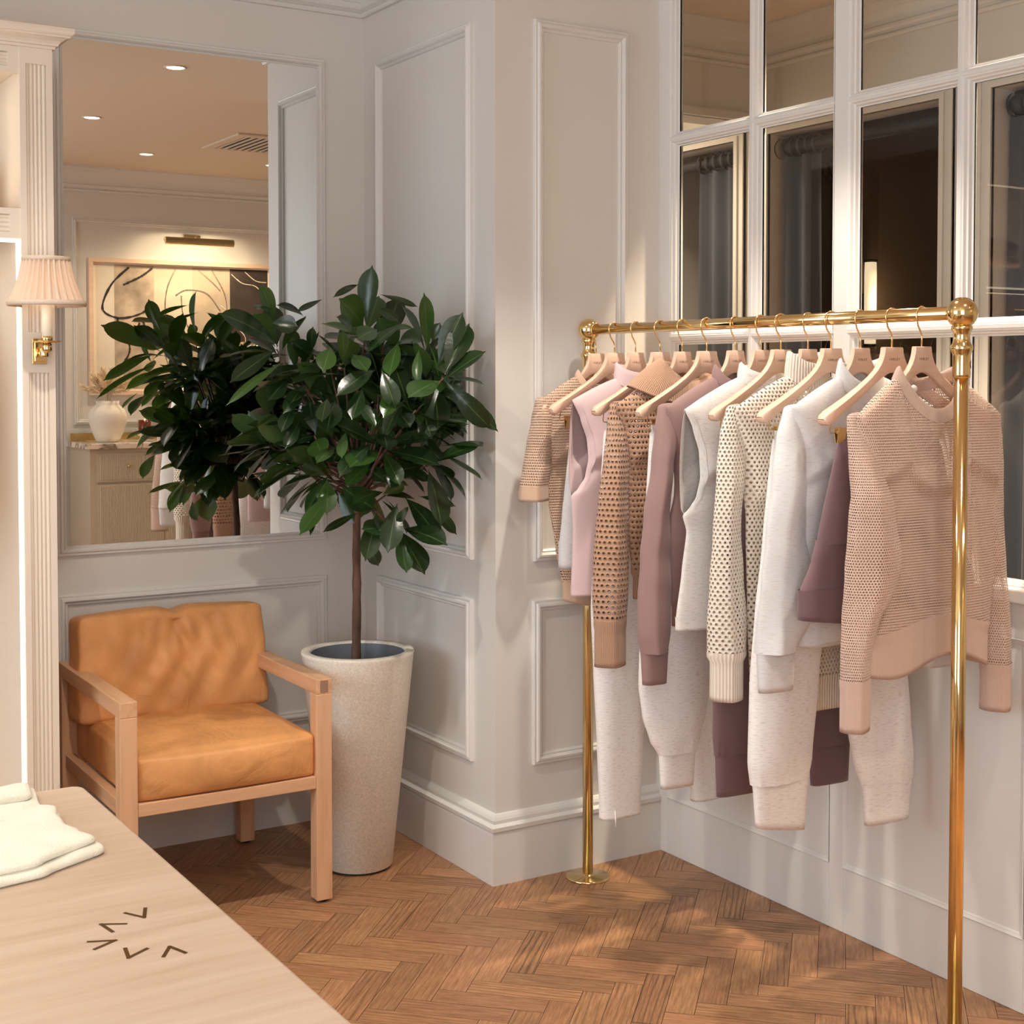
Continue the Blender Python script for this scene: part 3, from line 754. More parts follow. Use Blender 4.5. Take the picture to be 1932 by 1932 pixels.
# picture
pc = empty('framed_picture', (3.32, YBK, 1.82)); tag(pc, 'large oak-framed ink drawing of figures on tonal panels, over the sideboard', 'picture')
PW, PH = .655, .455
bm = bmesh.new()
for a, b, c, d in ((-PW, PW, PH - .03, PH), (-PW, PW, -PH, -PH + .03), (-PW, -PW + .03, -PH + .03, PH - .03), (PW - .03, PW, -PH + .03, PH - .03)): box(bm, a, b, .002, .04, c, d)
link_mesh('frame', bm, wood('pale_frame', lin(226, 194, 166), lin(234, 206, 180), .5, 'X', 10), pc, bevel=.002)
bm = bmesh.new(); box(bm, -PW + .03, PW - .03, .004, .012, -PH + .03, PH - .03); link_mesh('paper', bm, M['paper'], pc)
def wash(name, c, var): return mat(name, c, .9, var=var, vscale=7)
# in the mirror left is low x
for x0, x1, c, var in ((-.60, -.40, lin(226, 214, 196), .05), (-.48, -.21, lin(176, 158, 138), .42), (-.21, .06, lin(206, 190, 166), .10), (.06, .33, lin(176, 158, 136), .14), (.33, .61, lin(62, 50, 44), .25)):
    bm = bmesh.new(); e = .0005 * (x0 > -.5); quad(bm, (x0, .0125 + e, -PH + .04), (x0, .0125 + e, PH - .04), (x1, .0125 + e, PH - .04), (x1, .0125 + e, -PH + .04))
    link_mesh('tonal_panel', bm, wash('wash', c, var), pc)
def stroke(pts, w, m, yy=.0145):
    bm = bmesh.new(); n = 40; P2 = []
    pts = [Vector((x, z, 0)) for x, z in pts]
    for i in range(n + 1):
        t = i / n * (len(pts) - 1); k = min(int(t), len(pts) - 2); u = t - k
        p0, p1, p2, p3 = pts[max(k-1, 0)], pts[k], pts[k+1], pts[min(k+2, len(pts)-1)]
        P2.append(.5 * ((2*p1) + (p2 - p0) * u + (2*p0 - 5*p1 + 4*p2 - p3) * u*u + (3*p1 - p0 - 3*p2 + p3) * u**3))
    prev = None; rr = random.Random(len(pts) * 7 + int(w * 1e4))
    for i, p in enumerate(P2):
        d = (P2[min(i+1, n)] - P2[max(i-1, 0)]).normalized(); nn = Vector((-d.y, d.x, 0)) * w * (.6 + .7 * rr.random())
        cur = (bm.verts.new((p.x + nn.x, yy, p.y + nn.y)), bm.verts.new((p.x - nn.x, yy, p.y - nn.y)))
        if prev: bm.faces.new((prev[0], cur[0], cur[1], prev[1]))
        prev = cur
    return link_mesh('ink_stroke', bm, m, pc)
bk_ink = mat('black_ink', lin(44, 38, 36), .8); gr_ink = mat('grey_ink', lin(110, 96, 84), .8); wh_ink = mat('chalk', lin(226, 212, 190), .9)
for p in ([(-.38, .40), (-.50, .28), (-.56, .12), (-.46, .06), (-.33, .08), (-.22, .14)], [(-.22, .40), (-.30, .34), (-.42, .28)], [(-.46, .06), (-.45, -.04), (-.39, -.08), (-.34, -.03), (-.31, .03)],
          [(-.29, .05), (-.26, -.03), (-.22, -.06)], [(-.39, -.08), (-.38, -.16), (-.42, -.24), (-.50, -.34), (-.52, -.41)], [(-.30, -.33), (-.25, -.36), (-.23, -.41)]):
    stroke(p, .007, bk_ink)
for p in ([(-.06, .40), (-.12, .26), (-.13, .10), (-.08, -.04), (-.05, -.2)], [(-.06, .22), (.02, .26), (.16, .24), (.26, .12)], [(-.02, .22), (-.01, .10), (.03, .0)], [(.10, .40), (.20, .32), (.26, .26)], [(.20, .40), (.29, .24), (.30, .10), (.22, .04)], [(-.2, .1), (-.16, -.1), (-.1, -.3)]):
    stroke(p, .004, gr_ink)
for p in ([(.34, .38), (.42, .32), (.52, .30), (.60, .22)], [(.26, .16), (.36, .10), (.48, .08), (.6, -.02)], [(.44, .40), (.52, .34), (.60, .33)], [(.36, .02), (.44, -.06), (.42, -.2)]):
    stroke(p, .003, wh_ink)
# picture light
pl_ = empty('picture_light', (3.38, YBK, 2.40)); tag(pl_, 'brass picture light mounted above the framed ink drawing', 'lamp')
bm = bmesh.new(); box(bm, -.06, .06, .001, .016, .0, .055); link_mesh('wall_plate', bm, M['brass_soft'], pl_, bevel=.002)
bm = bmesh.new(); tube(bm, [(0, .014, .03), (0, .10, .036), (0, .15, .01)], .007); link_mesh('arm', bm, M['brass_soft'], pl_, True)
bm = bmesh.new(); n = 20
for z in ((-.24, .24),):
    rings = []
    for x in (-.24, .24):
        rings.append([bm.verts.new((x, .16 + .026 * math.cos(math.radians(-72 + 235 * i / n)), -.002 + .026 * math.sin(math.radians(-72 + 235 * i / n)))) for i in range(n + 1)])
    for i in range(n): bm.faces.new((rings[0][i], rings[0][i+1], rings[1][i+1], rings[1][i]))
    for r in rings: bm.faces.new(r)
link_mesh('trough', bm, M['brass_soft'], pl_, True)
bm = bmesh.new(); tube(bm, [(-.22, .16, -.008), (.22, .16, -.008)], .008); link_mesh('lamp_tube', bm, emis('picture_tube', (1, .82, .55, 1), 6), pl_, True)
area('picture_tube_light', (3.38, YBK + .155, 2.375), (math.radians(-32), 0, 0), .42, .03, 7.5, (1, .80, .52))
# vase with dried grass
def lathe_thing(name, prof, m, loc, lab, cat, n=36):
    bm = bmesh.new(); lathe(bm, prof, n, cap=False); o = link_mesh(name, bm, m, None, True); o.location = loc; tag(o, lab, cat); return o
VX, VY = 2.71, -.42
lathe_thing('vase', [(r * 1.17, z * .93) for r, z in ((0, .001), (.055, 0), (.062, .004), (.082, .06), (.10, .13), (.104, .18), (.092, .225), (.068, .25), (.062, .262), (.064, .285), (.058, .285), (.056, .262), (.06, .245), (.08, .2), (0, .19))], M['white_ceramic'], (VX, VY, 1.066), 'matt white rounded vase on the marble sideboard top', 'vase')
g = empty('dried_grass_bunch', (VX, VY, 1.335)); tag(g, 'bunch of fluffy cream dried grass standing in the white vase', 'dried flowers')
bm = bmesh.new(); bs = bmesh.new(); rr = random.Random(11)
for i in range(64):
    a = rr.uniform(0, 2*PI); tl = rr.uniform(0, 1) ** .6
    d = Vector((math.cos(a) * tl * .165, math.sin(a) * tl * .14, .14 + .08 * rr.random() - .07 * tl * tl))
    mid = d * .30 + Vector((0, 0, .02))
    tube(bs, [(0, 0, -.05), mid * .6, mid], .0015, 5)
    n = 90
    for j in range(n):
        t = j / n; p = mid.lerp(d, t) + Vector((0, 0, -.03 * t * tl))
        q = Vector((rr.gauss(0, 1), rr.gauss(0, 1), rr.gauss(.3, .8))).normalized() * (.034 * (1 - t * .5)) + (d - mid).normalized() * .02
        s = Vector((rr.gauss(0, 1), rr.gauss(0, 1), rr.gauss(0, 1))).normalized() * .0055
        bm.faces.new([bm.verts.new(p - s), bm.verts.new(p + s), bm.verts.new(p + q)])
link_mesh('plumes', bm, M['pampas'], g); link_mesh('stems', bs, M['pampas'], g)
lathe_thing('candle_dish', [(0, .0), (.05, 0), (.052, .006), (.034, .014), (.030, .03), (.055, .046), (.068, .052), (.064, .056), (.03, .05), (0, .048)], M['marble'], (2.935, -.36, 1.066), 'small footed marble dish holding the amber candle glass', 'dish')
cd = empty('candle_glass', (2.935, -.36, 1.119)); tag(cd, 'dark amber glass tealight holder with lit candle on the marble dish', 'candle')
bm = bmesh.new(); lathe(bm, [(0, .0), (.036, 0), (.04, .004), (.042, .085), (.039, .085), (.036, .008), (0, .008)], 28, cap=False); link_mesh('glass', bm, M['amber'], cd, True)
bm = bmesh.new(); lathe(bm, [(.001, .06), (.006, .068), (.007, .078), (.001, .092)], 12, cap=False); link_mesh('flame', bm, M['candle_core'], cd, True)
# ================================================================ fitting-room curtains and lamp
def curtain(loc, w, z0, z1, m, lab, seed, waist=.0):
    bm = bmesh.new(); n = 60; k = 24; rr = random.Random(seed); rings = []
    for j in range(k + 1):
        t = j / k; z = z1 + (z0 - z1) * t; row = []
        ww = w * (1 - waist * math.sin(PI * min(1, t * 1.1)) )
        for i in range(n + 1):
            s = i / n
            row.append(bm.verts.new((.03 * math.sin(s * w * 62 + .6 * math.sin(3 * t)) * (.6 + .5 * t), (s - .5) * ww, z)))
        rings.append(row)
    for a, b in zip(rings, rings[1:]):
        for i in range(n): bm.faces.new((a[i], a[i+1], b[i+1], b[i]))
    t = empty('curtain', loc); tag(t, lab, 'curtain')
    link_mesh('drape', bm, m, t, True)
    bm = bmesh.new()
    for i in range(6):
        y = (i / 5 - .5) * w * .92
        bmesh.ops.create_cone(bm, cap_ends=False, segments=20, radius1=.040, radius2=.040, depth=.012, matrix=Matrix.Translation((0, y, z1 + .035)) @ Matrix.Rotation(PI/2, 4, 'X'))
    o = link_mesh('rings', bm, M['rod'], t, True)
    return t
def rod(y0, y1, lab):
    t = empty('curtain_rod', (XF + .06, (y0 + y1) / 2, 2.395)); tag(t, lab, 'curtain rod', 'fitting room curtain rods')
    h = (y1 - y0) / 2
    bm = bmesh.new(); tube(bm, [(0, -h, 0), (0, h, 0)], .024, 16); link_mesh('pole', bm, M['rod'], t, True)
    for s in (-1, 1):
        bm = bmesh.new(); bmesh.ops.create_uvsphere(bm, u_segments=18, v_segments=12, radius=.034, matrix=Matrix.Translation((0, s * (h + .0), 0))); link_mesh('finial', bm, M['rod'], t, True)
rod(4.55, 5.36, 'dark curtain rod in the fitting room doorway furthest to the left'); rod(3.47, 4.26, 'dark curtain rod in the middle fitting room doorway'); rod(2.2, 3.17, 'dark curtain rod in the fitting room doorway nearest the brass rail post')
curtain((XF + .06, 4.665, 0), .27, .03, 2.36, M['curtain'], 'slate curtain gathered at the right side of the furthest fitting room doorway', 1)
curtain((XF + .06, 4.205, 0), .23, .03, 2.36, M['curtain'], 'slate curtain gathered at the left side of the middle fitting room doorway', 2)
curtain((XF + .32, 4.29, 0), .22, .03, 2.30, M['curtain_dark'], 'olive black curtain hanging just behind the slate one in the middle doorway', 4)
curtain((XF + .06, 3.02, 0), .36, .03, 2.36, M['curtain'], 'slate curtain in the fitting room doorway behind the brass rail post', 3)
wl = empty('wall_lamp', (4.47, 4.37, 1.80)); tag(wl, 'slim glowing tubular wall lamp with dark cap inside the middle fitting room', 'lamp')
bm = bmesh.new(); lathe(bm, [(.0235, -.17), (.025, -.05), (.0255, .12), (.024, .17)], 24, 0, -.05); link_mesh('diffuser', bm, emis('opal_tube', (1, .78, .50, 1), .9), wl, True)
bm = bmesh.new(); lathe(bm, [(.0, .171), (.030, .171), (.030, .180), (.0, .184)], 24, 0, -.05, cap=False); lathe(bm, [(.0, -.182), (.026, -.182), (.026, -.171), (0, -.171)], 24, 0, -.05, cap=False); link_mesh('end_cap', bm, M['rod'], wl, True)
bm = bmesh.new(); box(bm, -.02, .02, -.03, 0, -.04, .04); link_mesh('bracket', bm, M['rod'], wl)
l = bpy.data.lights.new('wall_lamp_light', 'POINT'); l.energy = 1.2; l.color = (1, .78, .5); l.shadow_soft_size = .03
lo = bpy.data.objects.new('wall_lamp_light', l); COL.objects.link(lo); lo.location = (4.47, 4.25, 1.8)
# ================================================================ potted tree
LEAVES = [((1.834, 3.72, 1.645), (1.841, 3.7, 1.808), 0.066), ((1.814, 3.7, 1.638), (1.702, 3.62, 1.708), 0.09),
          ((1.998, 3.66, 1.565), (1.966, 3.62, 1.73), 0.048), ((1.971, 3.55, 1.519), (2.034, 3.52, 1.672), 0.071),
          ((1.941, 3.46, 1.487), (2.064, 3.42, 1.353), 0.06), ((1.965, 3.48, 1.464), (2.1, 3.44, 1.343), 0.046),
          ((1.938, 3.52, 1.475), (1.921, 3.46, 1.352), 0.079), ((1.78, 3.56, 1.513), (1.637, 3.5, 1.445), 0.053),
          ((1.794, 3.55, 1.513), (1.81, 3.5, 1.41), 0.055), ((1.637, 3.9, 1.583), (1.445, 3.86, 1.671), 0.077),
          ((1.622, 3.88, 1.573), (1.461, 3.82, 1.48), 0.052), ((1.636, 3.86, 1.537), (1.442, 3.8, 1.417), 0.026),
          ((1.762, 3.9, 1.51), (1.59, 3.86, 1.492), 0.045), ((1.633, 3.92, 1.65), (1.591, 3.92, 1.761), 0.052),
          ((1.634, 3.9, 1.682), (1.549, 3.86, 1.687), 0.061), ((1.606, 3.88, 1.648), (1.67, 3.84, 1.639), 0.058),
          ((1.922, 3.66, 1.148), (1.992, 3.58, 1.026), 0.067), ((1.878, 3.62, 1.135), (1.828, 3.58, 1.006), 0.067),
          ((1.825, 3.64, 1.112), (1.768, 3.6, 0.984), 0.058), ((1.822, 3.7, 1.032), (1.847, 3.68, 0.954), 0.043),
          ((2.0, 3.66, 1.126), (2.07, 3.62, 1.037), 0.041), ((1.977, 3.68, 1.147), (2.078, 3.64, 1.116), 0.032),
          ((1.795, 3.7, 1.106), (1.668, 3.66, 1.063), 0.024), ((1.858, 3.66, 1.165), (1.731, 3.6, 1.143), 0.051),
          ((1.78, 3.58, 1.31), (1.663, 3.54, 1.225), 0.064), ((1.786, 3.6, 1.254), (1.69, 3.56, 1.197), 0.047),
          ((1.95, 3.7, 1.228), (1.999, 3.66, 1.191), 0.038), ((1.833, 3.52, 1.395), (1.846, 3.48, 1.357), 0.055),
          ((1.862, 3.58, 1.592), (1.804, 3.52, 1.498), 0.054), ((1.797, 3.58, 1.625), (1.707, 3.52, 1.597), 0.055),
          ((1.752, 3.9, 1.541), (1.664, 3.86, 1.596), 0.053), ((1.664, 3.6, 1.575), (1.614, 3.54, 1.51), 0.055),
          ((1.906, 3.54, 1.571), (1.879, 3.5, 1.48), 0.03), ((1.742, 3.9, 1.566), (1.728, 3.86, 1.638), 0.032),
          ((1.746, 3.62, 1.614), (1.683, 3.6, 1.658), 0.041), ((1.874, 3.72, 1.732), (1.964, 3.66, 1.696), 0.022),
          ((1.808, 3.72, 1.757), (1.702, 3.66, 1.716), 0.02), ((1.831, 3.66, 1.69), (1.872, 3.6, 1.651), 0.042),
          ((1.899, 3.6, 1.645), (1.738, 3.52, 1.561), 0.035), ((1.704, 3.6, 1.544), (1.683, 3.56, 1.62), 0.032),
          ((1.71, 3.6, 1.343), (1.678, 3.56, 1.274), 0.036), ((1.654, 3.6, 1.436), (1.61, 3.54, 1.375), 0.043),
          ((1.688, 3.62, 1.429), (1.635, 3.56, 1.349), 0.07), ((1.756, 3.9, 1.135), (1.717, 3.86, 1.032), 0.02),
          ((1.689, 3.68, 1.209), (1.66, 3.62, 1.116), 0.054), ((1.751, 3.9, 1.32), (1.657, 3.86, 1.305), 0.037),
          ((1.666, 3.9, 1.486), (1.59, 3.86, 1.427), 0.055), ((1.764, 3.9, 1.233), (1.722, 3.86, 1.273), 0.044),
          ((1.962, 3.62, 1.391), (1.956, 3.56, 1.322), 0.054), ((1.815, 3.58, 1.336), (1.794, 3.52, 1.295), 0.064),
          ((1.904, 3.6, 1.333), (1.859, 3.54, 1.296), 0.053), ((1.956, 3.66, 1.288), (2.003, 3.62, 1.279), 0.024),
          ((1.719, 3.9, 1.669), (1.618, 3.86, 1.699), 0.031), ((1.779, 3.9, 1.723), (1.682, 3.86, 1.682), 0.025),
          ((1.72, 3.58, 1.556), (1.725, 3.5, 1.51), 0.052), ((1.968, 3.58, 1.593), (1.984, 3.56, 1.646), 0.036),
          ((1.828, 3.62, 1.216), (1.874, 3.58, 1.2), 0.053), ((2.013, 3.54, 1.557), (2.022, 3.52, 1.545), 0.03),
          ((1.732, 3.58, 1.429), (1.759, 3.52, 1.362), 0.052), ((1.751, 3.58, 1.464), (1.69, 3.52, 1.38), 0.046),
          ((1.851, 3.56, 1.463), (1.775, 3.5, 1.385), 0.05), ((1.685, 3.9, 1.413), (1.628, 3.86, 1.336), 0.043),
          ((1.704, 3.9, 1.364), (1.641, 3.86, 1.288), 0.043), ((1.725, 3.9, 1.474), (1.635, 3.86, 1.39), 0.043),
          ((1.697, 3.64, 1.296), (1.613, 3.58, 1.261), 0.041)]
PX, PY = 1.905, 3.935
pt = empty('potted_tree', (PX, PY, 0)); tag(pt, 'glossy dark green standard tree in a tall speckled cream stone planter', 'potted tree')
bm = bmesh.new()
lathe(bm, [(.098, .006), (.104, .009), (.170, .652), (.172, .658), (.170, .663), (.148, .664), (.144, .661), (.140, .58), (.02, .575)], 72, cap=False)
pl0 = link_mesh('planter', bm, M['stone'], pt, True)
bm = bmesh.new(); lathe(bm, [(.05, 0), (.096, .001), (.097, .008)], 40); link_mesh('planter_foot', bm, M['rubber'], pl0)
bm = bmesh.new(); rr = random.Random(2); n = 60; rings = []
for k in range(11):
    f = 1 - .10 * (k / 10) ** 2
    rings.append([bm.verts.new(((.1415 - .006 * k / 10 + .003 * math.sin(5 * 2*PI*i/n + k * .5) * (k / 10)) * math.cos(2*PI*i/n), (.1415 - .006 * k / 10 + .003 * math.sin(5 * 2*PI*i/n + k * .5) * (k / 10)) * math.sin(2*PI*i/n), .657 - .010 * k)) for i in range(n)])
for a, b in zip(rings, rings[1:]):
    for i in range(n): bm.faces.new((a[i], a[(i+1) % n], b[(i+1) % n], b[i]))
link_mesh('liner', bm, M['liner'], pl0, True)
bm = bmesh.new(); rings = []
for k in range(9):
    r = .139 * (1 - k / 9)
    rings.append([bm.verts.new((r * math.cos(2*PI*i/40) - .0, r * math.sin(2*PI*i/40), .600 + .034 * (k / 9) ** 2 + rr.uniform(-.006, .006))) for i in range(40)])
for a, b in zip(rings, rings[1:]):
    for i in range(40): bm.faces.new((a[i], a[(i+1) % 40], b[(i+1) % 40], b[i]))
bm.faces.new(rings[-1]); link_mesh('soil', bm, M['soil'], pt)
bm = bmesh.new(); tp = []; tr_ = []
for j in range(15):
    z = .60 + .62 * j / 14
    tp.append((-.004 + .003 * math.sin(z * 9), .003 * math.cos(z * 7) - .06 * max(0, (z - .95)) , z)); tr_.append(.0145 - .0035 * j / 14 + .0012 * math.sin(z * 60))
tube(bm, tp, tr_, 14); link_mesh('trunk', bm, M['bark'], pt, True)
def leaf_mat():
    m = bpy.data.materials.new('glossy_leaf'); N, L, P = nodes_of(m)
    P.inputs['Roughness'].default_value = .26; P.inputs['Specular IOR Level'].default_value = .5
    at = N.new('ShaderNodeAttribute'); at.attribute_name = 'leaf'; sp = N.new('ShaderNodeSeparateColor'); L.new(at.outputs['Color'], sp.inputs[0])
    cr = N.new('ShaderNodeValToRGB'); e = cr.color_ramp.elements
    e[0].position = 0; e[0].color = lin(20, 36, 19); e[1].position = 1; e[1].color = lin(54, 84, 34); k = cr.color_ramp.elements.new(.6); k.color = lin(28, 49, 25)
    L.new(sp.outputs[0], cr.inputs[0])
    mid = N.new('ShaderNodeMapRange'); mid.inputs[1].default_value = .0; mid.inputs[2].default_value = .07; mid.inputs[3].default_value = .55; mid.inputs[4].default_value = 0
    L.new(sp.outputs[1], mid.inputs[0])
    m1 = N.new('ShaderNodeMixRGB'); L.new(mid.outputs[0], m1.inputs[0]); L.new(cr.outputs[0], m1.inputs[1]); m1.inputs[2].default_value = lin(96, 122, 66)
    ge = N.new('ShaderNodeNewGeometry'); m2 = N.new('ShaderNodeMixRGB'); L.new(ge.outputs['Backfacing'], m2.inputs[0]); L.new(m1.outputs[0], m2.inputs[1]); m2.inputs[2].default_value = lin(66, 90, 48)
    L.new(m2.outputs[0], P.inputs['Base Color'])
    tc = N.new('ShaderNodeTexCoord'); nz = N.new('ShaderNodeTexNoise'); nz.inputs['Scale'].default_value = 45; L.new(tc.outputs['Object'], nz.inputs['Vector'])
    bp = N.new('ShaderNodeBump'); bp.inputs['Strength'].default_value = .25; bp.inputs['Distance'].default_value = .003; L.new(nz.outputs[0], bp.inputs['Height']); L.new(bp.outputs[0], P.inputs['Normal'])
    out = [n for n in N if n.type == 'OUTPUT_MATERIAL'][0]
    tl = N.new('ShaderNodeBsdfTranslucent'); tl.inputs[0].default_value = lin(96, 140, 40); mx = N.new('ShaderNodeMixShader'); mx.inputs[0].default_value = .10
    L.new(P.outputs[0], mx.inputs[1]); L.new(tl.outputs[0], mx.inputs[2]); L.new(mx.outputs[0], out.inputs[0])
    return m
fb = bmesh.new(); fcl = fb.loops.layers.float_color.new('leaf'); stems = bmesh.new()
LR = random.Random(21)
PROF = [(0, .03), (.06, .05), (.14, .22), (.26, .50), (.40, .78), (.54, .95), (.66, 1.0), (.77, .93), (.86, .74), (.93, .44), (.97, .16), (1.03, .015)]
def leaf(b, t, w, nrm, bow, tone):
    b, t = Vector(b), Vector(t); ax = t - b; Ln = ax.length; ax.normalize()
    nrm = (nrm - ax * nrm.dot(ax))
    if nrm.length < 1e-4: nrm = ax.orthogonal()
    nrm.normalize(); sd = ax.cross(nrm)
    V = min(.30, .10 + .18 * LR.random()); wav = LR.uniform(-.05, .05); rows = []
    for k, (s, ww) in enumerate(PROF):
        c = b + ax * (Ln * s) + nrm * (bow * Ln * 4 * s * (1 - s) * 1.0) - nrm * bow * Ln * .0
        h = w / 2 * ww; row = []
        for m_, u in ((-1, 1), (-.5, .5), (0, 0), (.5, .5), (1, 1)):
            lift = V * abs(m_) ** 1.3 * h + (wav * h * math.sin(9 * s + m_ * 2) if abs(m_) == 1 else 0)
            row.append(fb.verts.new(c + sd * (h * m_) + nrm * lift))
        rows.append(row)
    for a, c in zip(rows, rows[1:]):
        for i in range(4):
            f = fb.faces.new((a[i], a[i+1], c[i+1], c[i]))
            mm = (1, .5, 0, .5, 1)
            for lp, u in zip(f.loops, (mm[i], mm[i+1], mm[i+1], mm[i])): lp[fcl] = (tone, u, 0, 1)
CAMV = Vector((0, 0, 1.5))
O = Vector((PX, PY, 0))
for b, t, w in LEAVES:
    b, t = Vector(b), Vector(t); v = (CAMV - b).normalized()
    n = v * .75 + Vector((LR.uniform(-.35, .35), LR.uniform(-.35, .35), LR.uniform(.25, .8)))
    if n.dot(v) < 0: n = -n
    leaf(b - O, t - O, w, n, LR.uniform(.02, .09), max(0, min(1, LR.gauss(.45, .28))))
hub0 = Vector((-.004, -.012, 1.10)); hub1 = Vector((-.004, -.018, 1.22))
def branch(a, c, r0, r1):
    m_ = a.lerp(c, .5) + Vector((LR.uniform(-.02, .02), LR.uniform(-.02, .02), -.02)); pts = [a.lerp(m_, .5), m_, m_.lerp(c, .55), c]
    tube(stems, [a] + pts, [r0, r0 * .85, (r0 + r1) / 2, r1 * 1.1, r1], 8)
CL = []
for c in ((1.655, 3.955, 1.575), (1.83, 3.72, 1.62), (2.00, 3.66, 1.56), (1.96, 3.50, 1.49), (1.90, 3.64, 1.06), (1.80, 3.80, 1.52), (1.72, 3.90, 1.47), (1.90, 3.55, 1.40), (1.79, 3.84, 1.17), (1.82, 3.60, 1.30), (1.74, 3.88, 1.32), (1.98, 3.62, 1.24), (2.03, 3.70, 1.36)):
    CL.append((Vector(c) - O, LR.randint(4, 6)))
while len(CL) < 78:
    p = Vector((LR.uniform(-1, 1), LR.uniform(-1, 1), LR.uniform(-1, 1)))
    if .25 < p.length < 1:
        q = Vector((p.x * .29 - .05, p.y * .31 - .07, p.z * .26 + 1.375))
        if q.x > .175 or .848 * q.x + .53 * q.y < -.14: continue
        if q.z < 1.16 and q.x < -.05: continue
        if q.z > 1.55 and LR.random() < .4: continue
        CL.append((q, LR.randint(5, 8)))
for q, nl in CL:
    hub = hub0.lerp(hub1, LR.random()); d = (q - hub).normalized()
    branch(hub, q, .0052, .0024)
    a0 = LR.uniform(0, 6.28); s1 = d.orthogonal().normalized(); s2 = d.cross(s1)
    for k in range(nl):
        a = a0 + k * 2.4; sp_ = LR.uniform(.5, 1.35)
        dr = (d * math.cos(sp_) + (s1 * math.cos(a) + s2 * math.sin(a)) * math.sin(sp_) + Vector((0, 0, -.22))).normalized()
        Ln = LR.uniform(.10, .175); b = q - d * (.012 * k * .5) + dr * .012; t = b + dr * Ln
        if t.x > .245 or b.x > .245 or t.y > .46: continue
        n = (d * .8 + Vector((0, 0, .7)) + Vector((LR.uniform(-.4, .4), LR.uniform(-.4, .4), LR.uniform(-.2, .3))))
        leaf(b, t, Ln * LR.uniform(.38, .50), n, LR.uniform(-.02, .08), max(0, min(1, LR.gauss(.46, .30))))
link_mesh('foliage', fb, leaf_mat(), pt, True)
link_mesh('branches', stems, M['bark'], pt, True)
# ================================================================ brass clothes rail
RX = 2.44; RZ = 1.632
rk = empty('clothes_rail', (RX, 2.79, 0)); tag(rk, 'polished brass clothes rail with ball corners in front of the glazed partition', 'clothes rail')
for y in (3.478, 2.094):
    yy = y - 2.79
    bm = bmesh.new(); lathe(bm, [(.0155, .006), (.0155, 1.50)], 28, 0, yy); link_mesh('post', bm, M['brass'], rk, True)
    bm = bmesh.new(); lathe(bm, [(.066, 0), (.066, .004), (.063, .007), (.022, .008), (.019, .012), (.0158, .014)], 40, 0, yy); link_mesh('base_plate', bm, M['brass'], rk, True)
    bm = bmesh.new(); lathe(bm, [(.0158, 1.493), (.0185, 1.494), (.019, 1.500), (.019, 1.540), (.0200, 1.545), (.0215, 1.549), (.0235, 1.553), (.024, 1.558), (.0225, 1.563), (.020, 1.566), (.0180, 1.572), (.0170, 1.582), (.0185, 1.592), (.0225, 1.597), (.0225, 1.601), (.021, 1.604)], 36, 0, yy)
    cl_ = link_mesh('collar', bm, M['brass'], rk, True)
    bm = bmesh.new()
    for rr_ in (.0085, .0055):
        pts = [(.0192 * math.sin(.75 + rr_ * math.cos(a) / .019), yy - .0192 * math.cos(.75 + rr_ * math.cos(a) / .019), 1.522 + rr_ * math.sin(a)) for a in [2*PI*i/20 for i in range(21)]]
        tube(bm, pts, .0006, 5, False)
    link_mesh('engraved_emblem', bm, M['inlay'], cl_, True)
    bm = bmesh.new(); bmesh.ops.create_uvsphere(bm, u_segments=40, v_segments=24, radius=.0335, matrix=Matrix.Translation((0, yy, RZ))); link_mesh('ball_finial', bm, M['brass'], rk, True)
bm = bmesh.new(); tube(bm, [(0, -.67, RZ), (0, .66, RZ)], .0148, 28); link_mesh('crossbar', bm, M['brass'], rk, True)
# ---------------------------------------------------------------- hangers
HT = 1.562                                # top of the wood
def hanger_wood():
    up_ = [(.0262, 0), (.0275, -.010), (.031, -.022), (.038, -.036), (.050, -.051), (.070, -.068), (.100, -.088), (.140, -.111), (.175, -.129), (.200, -.141), (.214, -.149), (.221, -.157)]
    dn_ = [(.0, -.057), (.010, -.058), (.020, -.061), (.032, -.067), (.045, -.075), (.062, -.087), (.090, -.106), (.128, -.130), (.163, -.150), (.188, -.164), (.206, -.172), (.217, -.168)]
    up2 = [(0, 0)] + up_; dn2 = dn_ + [(.221, -.160)]
    n = len(up2)
    def half(s):
        cols = []
        for i in range(n):
            u, d = up2[i], dn2[i]
            t = abs(u[0]) / .221
            th = .0075 + .0085 * t ** 1.5
            if i == n - 1: th *= .55
            if i == n - 2: th *= .85
            bow = -.016 * t * t                 # arms sweep slightly forward
            cols.append((u, d, th, bow))
        return cols
    bm = bmesh.new(); cols = half(1); allc = []
    seq = [(-1, i) for i in range(n - 1, 0, -1)] + [(1, i) for i in range(n)]
    for s, i in seq:
        u, d, th, bow = cols[i]; c = .0022
        dz = (u[1] - d[1])
        ring = []
        for (x, z, y) in ((u[0], u[1] - c, -th), (u[0], u[1], -th + c), (u[0], u[1], th - c), (u[0], u[1] - c, th),
                          (d[0], d[1] + c, th), (d[0], d[1], th - c), (d[0], d[1], -th + c), (d[0], d[1] + c, -th)):
            ring.append(bm.verts.new((s * x, y + bow, z)))
        allc.append(ring)
    for a, b in zip(allc, allc[1:]):
        for k in range(8): bm.faces.new((a[k], b[k], b[(k+1) % 8], a[(k+1) % 8]))
    bm.faces.new(allc[0]); bm.faces.new(list(reversed(allc[-1])))
    bmesh.ops.recalc_face_normals(bm, faces=bm.faces)
    return bm
